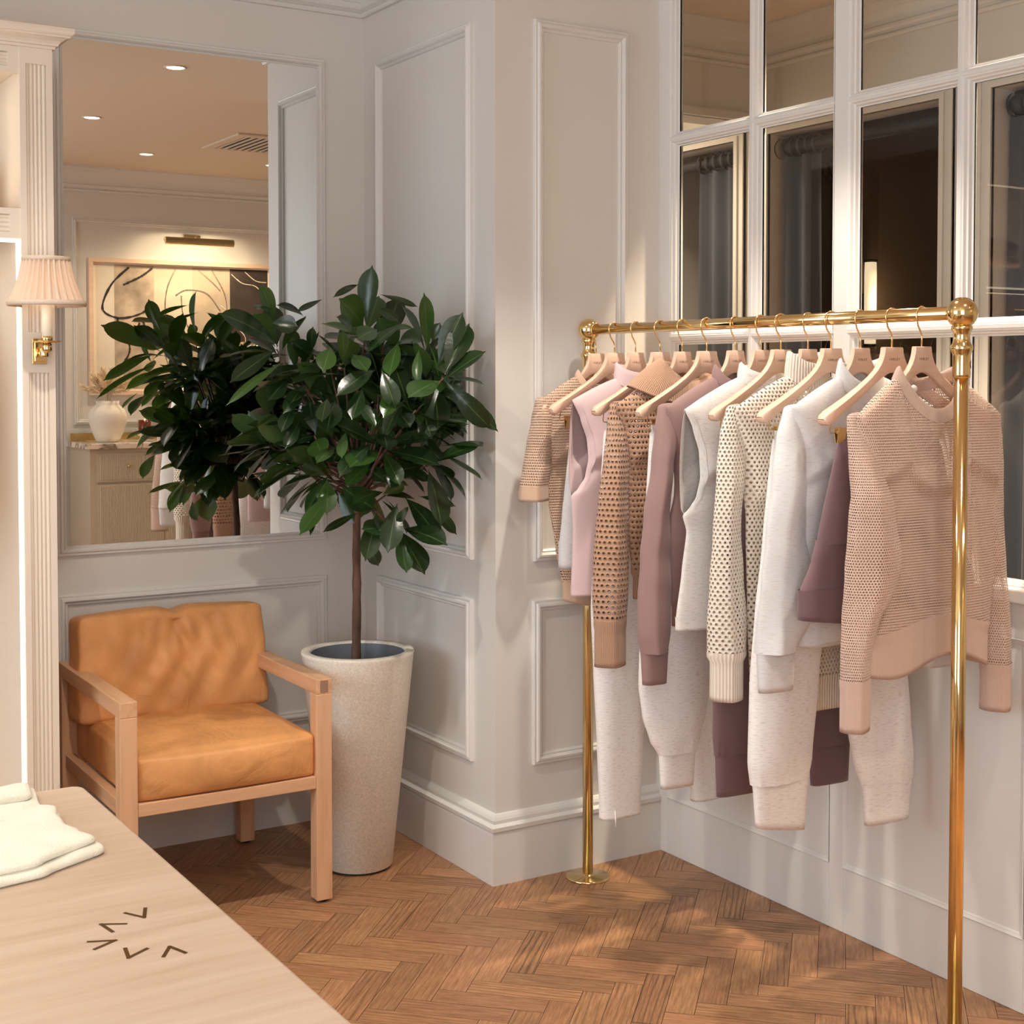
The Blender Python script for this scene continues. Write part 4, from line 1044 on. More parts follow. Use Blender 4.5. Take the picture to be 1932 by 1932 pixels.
def hook_pts():
    c = (0, RZ - HT + .0148 - .0168); R = .0190
    p = [(0, 0, -.012), (0, 0, .020), (-.001, 0, .027), (-.006, 0, .035), (-.013, 0, .045)]
    for i in range(15):
        a = math.radians(205 - i * 16.5); p.append((c[0] + R * math.cos(a), 0, c[1] + R * math.sin(a)))
    return p
hg0 = empty('clothes_hanger', (RX, 2.2, HT))
bm = hanger_wood(); wd = link_mesh('yoke', bm, M['beech'], hg0, False)
wd.data.polygons.foreach_set('use_smooth', [True] * len(wd.data.polygons))
es = wd.modifiers.new('edge', 'EDGE_SPLIT'); es.split_angle = math.radians(50)
bm = bmesh.new(); tube(bm, hook_pts(), .0021, 10); link_mesh('hook', bm, M['hook'], hg0, True)
fc = bpy.data.curves.new('lettering', 'FONT'); fc.body = 'VARLEY'; fc.size = .0082; fc.align_x = 'CENTER'; fc.space_character = 1.25; fc.extrude = .0001
ft = bpy.data.objects.new('lettering_source', fc); COL.objects.link(ft)
bpy.context.view_layer.update()
fm = bpy.data.meshes.new_from_object(ft.evaluated_get(bpy.context.evaluated_depsgraph_get())); fm.name = 'lettering'
bpy.data.objects.remove(ft)
fm.materials.clear(); fm.materials.append(M['ink'])
lt = bpy.data.objects.new('lettering', fm); COL.objects.link(lt); lt.parent = hg0; lt.location = (0, -.0079, -.030); lt.rotation_euler = (PI/2, 0, 0)
def clip_bar():
    bm = bmesh.new(); r = .0014
    for s in (-1, 1):
        tube(bm, [(s * .180, -.010, -.146), (s * .180, -.004, -.158), (s * .180, 0, -.186), (s * .177, 0, -.189), (s * .10, 0, -.189)], r, 6)
    tube(bm, [(-.12, 0, -.189), (.12, 0, -.189)], r, 6)
    return bm
def clip_bm(x):
    bm = bmesh.new()
    for s in (-1, 1):
        v = box(bm, x - .011, x + .011, s * .004 - .0008, s * .004 + .0008, -.212, -.178)
        for p in v: p.co.y += s * (.004 * (p.co.z + .198) / .02 if p.co.z > -.198 else -.002)
    tube(bm, [(x - .009, 0, -.189), (x + .009, 0, -.189)], .0035, 8)
    return bm
clipsrc = empty('clothes_hanger', (RX, 2.3, HT))
for ch_ in list(hg0.children):
    c = ch_.copy(); COL.objects.link(c); c.parent = clipsrc
link_mesh('clip_bar', clip_bar(), M['brass_soft'], clipsrc, True)
for x in (-.150, .150): link_mesh('clip', clip_bm(x), M['brass_soft'], clipsrc)
HY = [3.430, 3.346, 3.245, 3.137, 3.037, 2.938, 2.824, 2.726, 2.652, 2.562, 2.480, 2.389, 2.294, 2.204]
KIND = ['tan open-knit tee', 'white heather shorts', 'dusty pink sleeveless top', 'pale heather straight trousers', 'brown open-knit polo cardigan', 'pale joggers beside the brown cardigan', 'mauve sweatshirt',
        'pale heather sleeveless top', 'plum joggers', 'cream open-knit turtleneck', 'pale joggers beside the white sweatshirt', 'white heather sweatshirt', 'plum shorts', 'blush open-knit sweater']
CLIPS = {1, 3, 5, 8, 10, 12}
used = set()
for i, y in enumerate(HY):
    src = clipsrc if i in CLIPS else hg0
    if src not in used:
        h = src; used.add(src)
    else:
        h = src.copy(); COL.objects.link(h)
        for c0 in src.children:
            c = c0.copy(); COL.objects.link(c); c.parent = h
    h.location = (RX + random.uniform(-.003, .003), y, HT)
    h.scale = (1.06, 1, 1) if i in CLIPS else (.92, .85, 1)
    if i == 0: h.location.x -= .006
    h.rotation_euler = (0, 0, math.radians(random.uniform(-2, 2)) if i in CLIPS else 0)
    tag(h, ('pale wooden clip hanger' if i in CLIPS else 'pale wooden hanger') + ' with gold hook holding the ' + KIND[i], 'hanger', 'hangers on the brass rail')
# ================================================================ clothes on the rail
def fabric(name, c, heather=0.0, fleck=None, rough=.92, sheen=.25):
    m = bpy.data.materials.new(name); N, L, P = nodes_of(m)
    P.inputs['Base Color'].default_value = c; P.inputs['Roughness'].default_value = rough
    P.inputs['Specular IOR Level'].default_value = .2
    P.inputs['Sheen Weight'].default_value = sheen; P.inputs['Sheen Roughness'].default_value = .5
    uv = N.new('ShaderNodeUVMap'); uv.uv_map = 'UVMap'
    if heather:
        mp = N.new('ShaderNodeMapping'); mp.inputs['Scale'].default_value = (52, 520, 1); L.new(uv.outputs[0], mp.inputs[0])
        nz = N.new('ShaderNodeTexNoise'); nz.inputs['Scale'].default_value = 1.0; nz.inputs['Detail'].default_value = 2; nz.inputs['Roughness'].default_value = .55
        L.new(mp.outputs[0], nz.inputs['Vector'])
        cr = N.new('ShaderNodeValToRGB'); e = cr.color_ramp.elements
        e[0].position = .28; e[0].color = fleck; e[1].position = .47; e[1].color = c
        L.new(nz.outputs[0], cr.inputs[0]); L.new(cr.outputs[0], P.inputs['Base Color'])
    n2 = N.new('ShaderNodeTexNoise'); n2.inputs['Scale'].default_value = 900; L.new(uv.outputs[0], n2.inputs['Vector'])
    bp = N.new('ShaderNodeBump'); bp.inputs['Strength'].default_value = .12; bp.inputs['Distance'].default_value = .001
    L.new(n2.outputs[0], bp.inputs['Height']); L.new(bp.outputs[0], P.inputs['Normal'])
    return m
def math_node(N, L, op, a, b=None, clamp=False):
    n = N.new('ShaderNodeMath'); n.operation = op; n.use_clamp = clamp
    for i, v in enumerate((a, b)):
        if v is None: continue
        if isinstance(v, (int, float)): n.inputs[i].default_value = v
        else: L.new(v, n.inputs[i])
    return n.outputs[0]
def openknit(name, c, pu, pv, ru, rv, stagger=.5, groups=0, ridge=.6, bump=.55, alt=0):
    """crochet: real see-through holes on a lattice pu x pv metres, elliptical, rows staggered; optional solid rows"""
    m = bpy.data.materials.new(name); N, L, P = nodes_of(m)
    out = [n for n in N if n.type == 'OUTPUT_MATERIAL'][0]
    P.inputs['Base Color'].default_value = c; P.inputs['Roughness'].default_value = .95; P.inputs['Specular IOR Level'].default_value = .15
    P.inputs['Sheen Weight'].default_value = .25
    uv = N.new('ShaderNodeUVMap'); uv.uv_map = 'UVMap'; sp = N.new('ShaderNodeSeparateXYZ'); L.new(uv.outputs[0], sp.inputs[0])
    u = math_node(N, L, 'MULTIPLY', sp.outputs[0], 1 / pu); v = math_node(N, L, 'MULTIPLY', sp.outputs[1], 1 / pv)
    row = math_node(N, L, 'FLOOR', v)
    par = math_node(N, L, 'MULTIPLY', math_node(N, L, 'MODULO', math_node(N, L, 'ADD', row, 4000), 2), stagger)
    fu = math_node(N, L, 'SUBTRACT', math_node(N, L, 'FRACT', math_node(N, L, 'ADD', u, par)), .5)
    fv = math_node(N, L, 'SUBTRACT', math_node(N, L, 'FRACT', v), .5)
    d = math_node(N, L, 'ADD', math_node(N, L, 'POWER', math_node(N, L, 'ABSOLUTE', math_node(N, L, 'DIVIDE', fu, ru)), 2), math_node(N, L, 'POWER', math_node(N, L, 'ABSOLUTE', math_node(N, L, 'DIVIDE', fv, rv)), 2))
    if alt: d = math_node(N, L, 'MULTIPLY', d, math_node(N, L, 'ADD', 1.0, math_node(N, L, 'MULTIPLY', math_node(N, L, 'MODULO', math_node(N, L, 'ADD', row, 4000), 2), alt)))
    hole = math_node(N, L, 'LESS_THAN', d, 1.0)
    if groups:                                    # every third row closed
        g = math_node(N, L, 'MODULO', math_node(N, L, 'ADD', row, 3000), groups)
        hole = math_node(N, L, 'MULTIPLY', hole, math_node(N, L, 'GREATER_THAN', g, .5))
    hgt = math_node(N, L, 'ADD', math_node(N, L, 'MULTIPLY', math_node(N, L, 'COSINE', math_node(N, L, 'MULTIPLY', fv, 2*PI)), -.5 * ridge), math_node(N, L, 'MINIMUM', d, 3.0))
    bp = N.new('ShaderNodeBump'); bp.inputs['Strength'].default_value = bump; bp.inputs['Distance'].default_value = .0012
    L.new(hgt, bp.inputs['Height']); L.new(bp.outputs[0], P.inputs['Normal'])
    nz = N.new('ShaderNodeTexNoise'); nz.inputs['Scale'].default_value = 380; L.new(uv.outputs[0], nz.inputs['Vector'])
    cr = N.new('ShaderNodeValToRGB'); e = cr.color_ramp.elements
    e[0].position = .3; e[0].color = tuple(x * .80 for x in c[:3]) + (1,); e[1].position = .65; e[1].color = tuple(min(1, x * 1.08) for x in c[:3]) + (1,)
    L.new(nz.outputs[0], cr.inputs[0]); L.new(cr.outputs[0], P.inputs['Base Color'])
    tr = N.new('ShaderNodeBsdfTransparent'); mx = N.new('ShaderNodeMixShader')
    L.new(hole, mx.inputs[0]); L.new(P.outputs[0], mx.inputs[1]); L.new(tr.outputs[0], mx.inputs[2]); L.new(mx.outputs[0], out.inputs[0])
    return m
def rib(name, c, pitch, strength=.7, dark=.8, along=0):
    m = bpy.data.materials.new(name); N, L, P = nodes_of(m)
    P.inputs['Roughness'].default_value = .95; P.inputs['Specular IOR Level'].default_value = .15; P.inputs['Sheen Weight'].default_value = .25
    uv = N.new('ShaderNodeUVMap'); uv.uv_map = 'UVMap'; sp = N.new('ShaderNodeSeparateXYZ'); L.new(uv.outputs[0], sp.inputs[0])
    s = math_node(N, L, 'SINE', math_node(N, L, 'MULTIPLY', sp.outputs[along], 2 * PI / pitch))
    bp = N.new('ShaderNodeBump'); bp.inputs['Strength'].default_value = strength; bp.inputs['Distance'].default_value = .001
    L.new(s, bp.inputs['Height']); L.new(bp.outputs[0], P.inputs['Normal'])
    mr = N.new('ShaderNodeMapRange'); mr.inputs[1].default_value = -1; mr.inputs[2].default_value = 0
    L.new(s, mr.inputs[0])
    mx = N.new('ShaderNodeMixRGB'); mx.inputs[1].default_value = tuple(x * dark for x in c[:3]) + (1,); mx.inputs[2].default_value = c
    L.new(mr.outputs[0], mx.inputs[0]); L.new(mx.outputs[0], P.inputs['Base Color'])
    return m
cBlush = lin(210, 181, 164); cBrown = lin(186, 148, 122); cCream = lin(240, 228, 212); cTan = lin(206, 174, 150)
F = {}
F['blush_open'] = openknit('blush_openwork', cBlush, .0046, .0060, .31, .32, .5, 0, .3, .3)
F['blush_rib'] = rib('blush_rib', lin(202, 173, 157), .0026, .35, .93)
F['brown_open'] = openknit('brown_openwork', cBrown, .0112, .0140, .27, .23, .35)
F['brown_rib'] = rib('brown_rib', cBrown, .0040, .6, .82)
F['cream_open'] = openknit('cream_openwork', cCream, .0112, .0095, .23, .30, .5)
F['cream_rib'] = rib('cream_rib', cCream, .0078, .9, .84)
F['tan_open'] = openknit('tan_openwork', cTan, .0056, .0078, .28, .24, .5, 0, 1.2)
F['tan_rib'] = rib('tan_rib', cTan, .0026, .3, .93)
F['pink'] = fabric('pink_jersey', lin(214, 188, 188)); F['mauve'] = fabric('mauve_jersey', lin(152, 122, 118)); F['plum'] = fabric('plum_jersey', lin(116, 90, 92))
cW = lin(219, 218, 218)
F['heather'] = fabric('white_heather', cW, 1, lin(202, 193, 188)); F['heather2'] = fabric('oat_heather', lin(230, 226, 221), 1, lin(203, 190, 180))
F['trouser'] = fabric('oat_trouser_heather', lin(244, 242, 240), 1, lin(214, 202, 193))
F['label'] = mat('white_label', lin(242, 238, 230), .6); F['seam'] = {}
def loft(rings, closed=True, uv0=(0, 0)):
    bm = bmesh.new(); ul = bm.loops.layers.uv.new('UVMap')
    vs = [[bm.verts.new(p) for p in r] for r in rings]
    n = len(rings[0])
    # u from the mean ring so that columns stay straight, v from the mean travel
    U = []
    for r in rings:
        u = [0.0]
        for a, b in zip(r, list(r[1:]) + ([r[0]] if closed else [])): u.append(u[-1] + (Vector(b) - Vector(a)).length)
        U.append(u)
    V = [0.0]
    for a, b in zip(rings, rings[1:]):
        V.append(V[-1] + sum((Vector(q) - Vector(p)).length for p, q in zip(a, b)) / n)
    um = [sum(u[i] for u in U) / len(U) for i in range(len(U[0]))]
    for j in range(len(rings) - 1):
        for i in range(n if closed else n - 1):
            k = (i + 1) % n
            f = bm.faces.new((vs[j][i], vs[j][k], vs[j+1][k], vs[j+1][i]))
            w = [(um[i], V[j]), (um[i+1], V[j]), (um[i+1], V[j+1]), (um[i], V[j+1])]
            for lp, t in zip(f.loops, w): lp[ul].uv = (t[0] + uv0[0], t[1] + uv0[1])
    return bm
def super_ring(xc, y, z, a, b, n=40, tilt=0.0, e=.75, flat=None, ph=0.0, amp=0.0):
    r = []
    for i in range(n):
        t = 2 * PI * i / n
        c, s = math.cos(t), math.sin(t)
        X = a * (1 if c >= 0 else -1) * abs(c) ** e; Y = b * (1 if s >= 0 else -1) * abs(s) ** .9
        w = amp * math.sin(3 * t + ph)
        r.append((xc + X, y + Y * (1 + w), z + X * tilt))
    return r
def garment(name, i, lab, cat, grp=None):
    o = empty(name, (RX, HY[i], 0)); tag(o, lab, cat, grp); return o
def fold_fn(seed, amp, kx):
    r = random.Random(seed); c = [(r.uniform(.7, 1.4) * kx, r.uniform(0, 6.28), r.uniform(.4, 1.0), r.uniform(-.8, .8)) for _ in range(4)]
    return lambda x, t: amp * sum(a * math.sin(k * x + p + q * t) for k, p, a, q in c) / 2
def top_body(P):
    """front and back sheets of a hanging top; returns bmesh, hem ring, neck ring"""
    NX, NZ = 64, 72
    hem = P['hem']; EL = P['L']; ER = P.get('R') or [(z, -x) for z, x in EL]
    nw, nz, nf, nb, yd = P['nw'], P['nz'], P['nf'], P['nb'], P.get('yd', .030)
    sx, sz = P['sx'], P['sz']; D = P.get('d', .030); ff = fold_fn(P['seed'], P.get('fold', .006), P.get('kx', 26))
    xl1, xr1 = EL[-1][1], ER[-1][1]
    def topz(x, front):
        ax = abs(x)
        if ax < nw: return nz - (nf if front else nb) * max(0, 1 - (x / nw) ** 2) ** P.get('ne', .5)
        k = (ax - nw) / (sx - nw); return nz + (sz - nz) * (k ** 1.15)
    sheets = {}
    for front in (1, 0):
        G = []
        for j in range(NZ + 1):
            t = 1 - (1 - j / NZ) ** 1.25
            zr = hem + (sz - hem) * t; row = []
            xl, xr = interp(EL, zr), interp(ER, zr)
            gap = 0
            if P.get('arm'):
                za, zb_ = P['arm']; kz_ = (zr - za) / (zb_ - za)
                if 0 < kz_ < 1:
                    gap = math.sin(PI * kz_) ** .5
                    if not front: xb_ = P['armx']; xl = min(xl, -xb_ * 1.0 + .0 * kz_); xr = max(xr, xb_)
            for q in range(NX + 1):
                s = .5 - .5 * math.cos(PI * q / NX); s = .55 * s + .45 * q / NX
                x = xl + (xr - xl) * s; xt = xl1 + (xr1 - xl1) * s
                z = hem + (topz(xt, front) - hem) * t
                if P.get('hemf'): z += P['hemf'](s, front) * (1 - t) ** 2
                w = abs(2 * s - 1)
                full = (D * (1 - .25 * t)) * max(0, 1 - w ** 3) ** .55
                ntop = yd * math.sqrt(max(0, 1 - (xt / nw) ** 2)) if abs(xt) < nw else 0
                tau = max(0, (t - .62) / .38)
                shoulder = .0205 * math.sqrt(max(0, 1 - tau ** 9)) * max(0, 1 - w ** 18)
                y = full * (1 - tau) ** .9 + (shoulder * (tau > 0) * min(1, tau * 6) if ntop == 0 else max(ntop * tau, shoulder * min(1, tau * 6)))
                if t == 1: y = ntop
                if gap: y = max(y, gap * (.010 if front else .016) * max(0, (w - .55) / .45))
                off = ff(x, t) * (1 - t) ** .8 * max(0, 1 - w ** 8) - .016 * (xt / .22) ** 2 * t
                row.append((x, (-y if front else y) + off, z))
            G.append(row)
        sheets[front] = G
    bm = bmesh.new(); ul = bm.loops.layers.uv.new('UVMap')
    for front in (1, 0):
        G = sheets[front]; vs = [[bm.verts.new(p) for p in r] for r in G]
        for j in range(NZ):
            for q in range(NX):
                idx = ((j, q), (j, q+1), (j+1, q+1), (j+1, q))
                if not front: idx = tuple(reversed(idx))
                f = bm.faces.new([vs[a][b] for a, b in idx])
                for lp, (a, b) in zip(f.loops, idx):
                    x, y, z = G[a][b]; lp[ul].uv = (x * 1.06 + (0 if front else 2), z - .10 * abs(x) ** 1.0 * P.get('droop', .0) * ((z - hem) / (sz - hem)))
    bmesh.ops.remove_doubles(bm, verts=bm.verts, dist=.0004)
    P['edges'] = {(f, e): [r[0 if e < 0 else -1] for r in sheets[f]] for f in (0, 1) for e in (-1, 1)}; P['sheets'] = sheets
    hemring = list(sheets[1][0]) + list(reversed(sheets[0][0]))[1:-1]
    ft = [p for p in sheets[1][-1] if abs(p[0]) <= nw * 1.02]; bt = [p for p in sheets[0][-1] if abs(p[0]) <= nw * 1.02]
    NR = 48; neck = []
    for i in range(NR):
        a = 2 * PI * i / NR; x = nw * math.cos(a); fr = math.sin(a) < 0
        neck.append((x, yd * math.sin(a) - .016 * (x / .22) ** 2, nz - (nf if fr else nb) * (math.sin(a) ** 2) ** P.get('ne', .5)))
    return bm, hemring, neck
def band(ring, dz, sx_=.97, steps=8, flare=0.0, zf=None, out=.0012, dx=0, clean=0):
    """a hem or cuff continuing a ring downwards"""
    c = Vector((sum(p[0] for p in ring) / len(ring), sum(p[1] for p in ring) / len(ring), 0)); rings = []
    if clean:                       # a flat, smooth cuff sewn to a gathered edge
        x0, x1 = min(p[0] for p in ring), max(p[0] for p in ring); zc = sum(p[2] for p in ring) / len(ring); a = (x1 - x0) / 2; xm = (x0 + x1) / 2
        prof = [(-.004, 1.0), (0, .975), (.006, .965)] + [(dz * k / 6, .965 + (sx_ - .965) * k / 6) for k in range(1, 7)] + [(dz - .001, sx_ * .985), (dz - .012, sx_ * .97)]
        for q, (h, k) in enumerate(prof):
            last = q >= len(prof) - 2
            rings.append([(x + dx * h / dz, y + .002 * math.sin(30 * (x - xm) + 2 + 9 * h), z + (zf(x) * h / dz if zf else 0)) for x, y, z in super_ring(xm, c.y, zc - h, a * k, clean * (.8 if last else 1) * (1 - .2 * h / dz), 48, 0, .66)])
        return loft(rings)
    for j in range(-1, steps + 1):
        t = j / steps; k = sx_ + (1 - sx_) * math.exp(-abs(t) * 26) if t >= 0 else 1.004
        r = []
        for p in ring:
            d = Vector((p[0], p[1], 0)) - c; kk = k + flare * max(0, t)
            r.append((c.x + d.x * kk + dx * max(0, t), c.y + d.y * (kk + .02) + (out if d.y > 0 else -out), p[2] - dz * t + (zf(p[0]) * max(0, t) if zf else 0)))
        rings.append(r)
    # turned-in lower edge
    last = rings[-1]; rings.append([(c.x + (p[0] - c.x) * .985, c.y + (p[1] - c.y) * .86, p[2] + .001) for p in last]); rings.append([(c.x + (p[0] - c.x) * .975, c.y + (p[1] - c.y) * .80, p[2] + .012) for p in last])
    return loft(rings)
def collar(neck, h, lean=.0, steps=5, thick=.003, ext=0, spread=1.0):
    c = Vector((0, sum(p[1] for p in neck) / len(neck), 0)); rings = []
    prof = [(-.004, 1.03), (h * .3, 1.04 - lean * .3), (h * .7, 1.02 - lean * .7), (h, 1.0 - lean), (h + .001, .97 - lean), (h * .6, .95 - lean * .6), (-.002, .96)]
    for dz, k in prof:
        rings.append([(p[0] * k * spread, c.y + (p[1] - c.y) * k, p[2] + dz) for p in neck])
    return loft(rings)
def sleeve(spec, y0, b, seed, wr=.10, yfun=None, tilt=0.0, n=44, steps=46, e=.72):
    """spec: list of (z, outer x, inner x); returns bmesh and its lowest ring"""
    spec = sorted(spec); zs = [s[0] for s in spec]
    O = [(s[0], s[1]) for s in spec]; I = [(s[0], s[2]) for s in spec]
    zt, zb = zs[-1], zs[0]; rings = []
    r = random.Random(seed); p1, p2 = r.uniform(0, 6), r.uniform(0, 6)
    for j in range(steps + 1):
        z = zt + (zb - zt) * j / steps
        xo, xi = interp(O, z), interp(I, z); a = abs(xi - xo) / 2; xc = (xo + xi) / 2; t = j / steps
        bb = b * (.45 + .55 * min(1, t * 3.0)) * (.9 + .15 * math.sin(5 * t + p1))
        yy = y0 * min(1, t / .3) ** 1.2
        ring = super_ring(xc, yy, z, a, min(bb, a * .95), n, tilt * (1 - t), e)
        u0 = -.35 + .12 * math.sin(4 * t + p1); kf = min(1, t * 2.5)
        ring = [(x, (yy - min(bb, a * .95) * 1.15 * (.45 * math.sqrt(max(0, 1 - ((x - xc) / a) ** 2)) + .55 * (((x - xc) / a + 1) / (1 + u0) if (x - xc) / a < u0 else (1 - (x - xc) / a) / (1 - u0)))) * kf + y * (1 - kf) if y < yy else y, zz) for x, y, zz in ring]
        # long vertical crease and soft wrinkles
        ring = [(x, y + .0035 * math.sin(34 * (x - xc) + 6 * t + p2) * min(1, t * 3) + wr * .012 * math.sin(60 * z + 20 * (x - xc) + p1) * math.exp(-((t - .62) / .22) ** 2), zz) for x, y, zz in ring]
        rings.append(ring)
    r0 = rings[0]; c0 = [sum(p[k] for p in r0) / len(r0) for k in range(3)]
    rings = [[(c0[0] + (p[0] - c0[0]) * k, c0[1] + (p[1] - c0[1]) * k, p[2] + dz) for p in r0] for k, dz in ((.05, .010), (.6, .008), (.9, .004))] + rings
    bm = loft(rings); return bm, rings[-1]
def crease_line(bm_name, rings, par, m): pass
def put(name, bm, m, par):
    o = link_mesh(name, bm, m, par, True); return o
def mirror_spec(sp, dx=0): return [(z, -o + dx, -i + dx) for z, o, i in sp]
def make_top(name, i, lab, cat, P, m, mr, SL=None, SR=None, cuff=None, coll=None, hemband=None, grp=None):
    g = garment(name, i, lab, cat, grp)
    bm, hr, neck = top_body(P); body = put('body', bm, m, g)
    if hemband: put('hem_band', band(hr, **hemband), mr, g)
    else: put('hem_band', band(hr, .012, .999, 3, 0), m, g)
    for spec, nm, sd, y0 in ((SL, 'sleeve', P['seed'] + 1, P.get('sy', 0)), (SR, 'sleeve', P['seed'] + 2, P.get('syr', P.get('sy', 0)))):
        if spec is None: continue
        bm, lr = sleeve(spec, y0, P.get('sb', .030), sd, P.get('wr', .1), P.get('syf'))
        so = put('sleeve', bm, m, g)
        if cuff: put('cuff', band(lr, **cuff), mr, so)
    if coll: put('collar', collar(neck, **coll), mr, g)
    if P.get('arm'):                                   # bound armhole: a raised strip inside the cut edge
        for f in (1, 0):
            for e in (-1, 1):
                G = P['sheets'][f]; rows = [r for r in G if P['arm'][0] - .004 < r[0 if e < 0 else -1][2] < P['arm'][1] + .01]
                L0, L1, L2 = [], [], []
                for r in rows:
                    x0, y0, z0_ = r[0 if e < 0 else -1]; k = 5; x1, y1, z1_ = r[k if e < 0 else -1 - k]
                    kk = .014 / max(1e-4, abs(x1 - x0)); xi, yi = x0 + (x1 - x0) * kk, y0 + (y1 - y0) * min(1, kk)
                    o = -.0016 if f else .0016
                    L0.append((x0 - .0008 * (1 if e < 0 else -1), y0 - o * .3, z0_)); L1.append((x0, y0 + o, z0_ + .0008)); L2.append((xi, yi + o, z0_))
                if len(L0) > 3: put('armhole_binding', loft([L0, L1, L2], False), m, g)
    return g, neck
# --- 14 blush sweater, nearest the camera
P14 = dict(hem=.930, L=[(.93, -.212), (1.05, -.222), (1.2, -.216), (1.33, -.220), (1.405, -.229)],
           nw=.098, nz=1.493, nf=.094, nb=.028, yd=.044, sx=.23, sz=1.408, d=.042, fold=.017, kx=24, ne=.62, seed=14, sy=-.046, syr=.012, sb=.036, droop=.0, hemf=lambda s, f: (.026 * math.sin(PI * s) - .006 * math.sin(9 * s)) * (1 if f else .6))
S14L = [(z, a - .0135, b - .0135) for z, a, b in ((1.410, -.222, -.165), (1.36, -.229, -.150), (1.28, -.238, -.152), (1.20, -.247, -.136), (1.13, -.255, -.116), (1.08, -.260, -.112), (1.04, -.264, -.130), (.98, -.271, -.176), (.92, -.277, -.196), (.85, -.279, -.198))]
S14R = [(z, a - .0135, b - .0135) for z, a, b in ((1.412, .180, .247), (1.36, .185, .262), (1.28, .190, .275), (1.20, .196, .285), (1.1, .214, .297), (1.0, .232, .308), (.92, .240, .316), (.82, .240, .312))]
g14, nk = make_top('knit_sweater', 13, 'blush pink open-knit crew neck sweater at the front end of the rail', 'sweater', P14, F['blush_open'], F['blush_rib'], S14L, [(z, a, b) for z, a, b in S14R],
         dict(dz=.098, sx_=.97, steps=8), dict(h=.026, lean=.10), dict(dz=.085, sx_=.965, steps=8, zf=lambda x: .012 * math.sin(18 * x)))
g14.location.x += .0135
bm = bmesh.new(); box(bm, -.010, .010, -.0006, .0006, -.030, 0); lb_ = link_mesh('neck_label', bm, F['label'], g14); lb_.location = (-.002, .034, 1.458)
bm = bmesh.new()
for k in range(3): box(bm, -.006 + k * .0045, -.003 + k * .0045, -.0009, -.0006, -.024, -.020)
tx = link_mesh('label_print', bm, M['ink'], lb_)
bm = bmesh.new(); lathe(bm, [(.0, -.004), (.008, -.003), (.0098, 0), (.008, .004), (.003, .0065), (0, .007)], 20, cap=False); bmesh.ops.rotate(bm, verts=bm.verts, cent=(0, 0, 0), matrix=Matrix.Rotation(PI/2, 3, 'X'))
tg = put('security_tag', bm, F['label'], g14); tg.location = (-.010, .026, 1.468)
# --- 12 white heather sweatshirt with standing collar
P12 = dict(hem=.945, L=[(.945, -.19), (1.1, -.205), (1.3, -.20), (1.42, -.226)], nw=.070, nz=1.496, nf=.06, nb=.012, yd=.034, sx=.235, sz=1.422, d=.034, fold=.007, seed=12, sy=-.012, sb=.036)
S12 = [(1.424, -.230, -.170), (1.36, -.252, -.172), (1.28, -.270, -.176), (1.16, -.291, -.170), (1.02, -.306, -.152), (.95, -.312, -.160), (.885, -.316, -.208)]
make_top('sweatshirt', 11, 'white heather sweatshirt with standing collar, just behind the front bare hanger', 'sweatshirt', P12, F['heather'], F['heather'], S12, mirror_spec([(z, i_, o_) for z, o_, i_ in S12]),
         dict(dz=.088, sx_=.86, clean=.020), dict(h=.042, lean=.10), dict(dz=.06, sx_=.96, steps=6))
# --- 10 cream turtleneck
P10 = dict(hem=.760, L=[(.76, -.175), (.95, -.19), (1.12, -.20), (1.3, -.21), (1.42, -.246)], nw=.066, nz=1.498, nf=.03, nb=.006, yd=.034, sx=.25, sz=1.420, d=.032, fold=.006, ne=.8, seed=10, sy=-.010, sb=.034)
S10 = [(1.422, -.250, -.19), (1.36, -.270, -.195), (1.28, -.283, -.206), (1.16, -.294, -.214), (1.02, -.301, -.206), (.92, -.304, -.200), (.845, -.301, -.204)]
make_top('knit_sweater', 9, 'cream open-knit sweater with ribbed turtleneck, middle of the rail', 'sweater', P10, F['cream_open'], F['cream_rib'], S10, mirror_spec([(z, i_, o_) for z, o_, i_ in S10]),
         dict(dz=.102, sx_=.84, steps=8), dict(h=.058, lean=.08), dict(dz=.072, sx_=.985, steps=6))
# --- 8 sleeveless heather top
P8 = dict(hem=.905, L=[(.905, -.268), (1.02, -.255), (1.12, -.244), (1.160, -.258), (1.178, -.240), (1.205, -.222), (1.25, -.214), (1.31, -.220), (1.37, -.240), (1.417, -.262)], nw=.072, nz=1.495, nf=.03, nb=.008, yd=.034, sx=.262, sz=1.417, d=.032, fold=.005, seed=8, arm=(1.165, 1.415), armx=.258)
g8, _ = make_top('sleeveless_top', 7, 'white heather sleeveless top with funnel neck and wide armhole', 'top', P8, F['heather2'], F['heather2'], coll=dict(h=.036, lean=.06), hemband=dict(dz=.026, sx_=1.0, steps=4, out=.0018))
# --- 7 mauve sweatshirt
P7 = dict(hem=.93, L=[(.93, -.212), (1.08, -.236), (1.2, -.205), (1.3, -.205), (1.42, -.24)], nw=.072, nz=1.496, nf=.05, nb=.010, yd=.034, sx=.242, sz=1.418, d=.034, fold=.007, ne=.65, seed=7, sy=-.016, sb=.036)
S7 = [(1.420, -.246, -.185), (1.36, -.258, -.190), (1.28, -.270, -.212), (1.16, -.292, -.226), (1.05, -.306, -.226), (.93, -.316, -.220), (.86, -.317, -.220), (.815, -.308, -.229)]
make_top('sweatshirt', 6, 'mauve crew sweatshirt hanging left of the white sleeveless top', 'sweatshirt', P7, F['mauve'], F['mauve'], S7, mirror_spec([(z, i_, o_) for z, o_, i_ in S7]),
         dict(dz=.080, sx_=.84, clean=.020), dict(h=.030, lean=.06), dict(dz=.06, sx_=.95, steps=6))
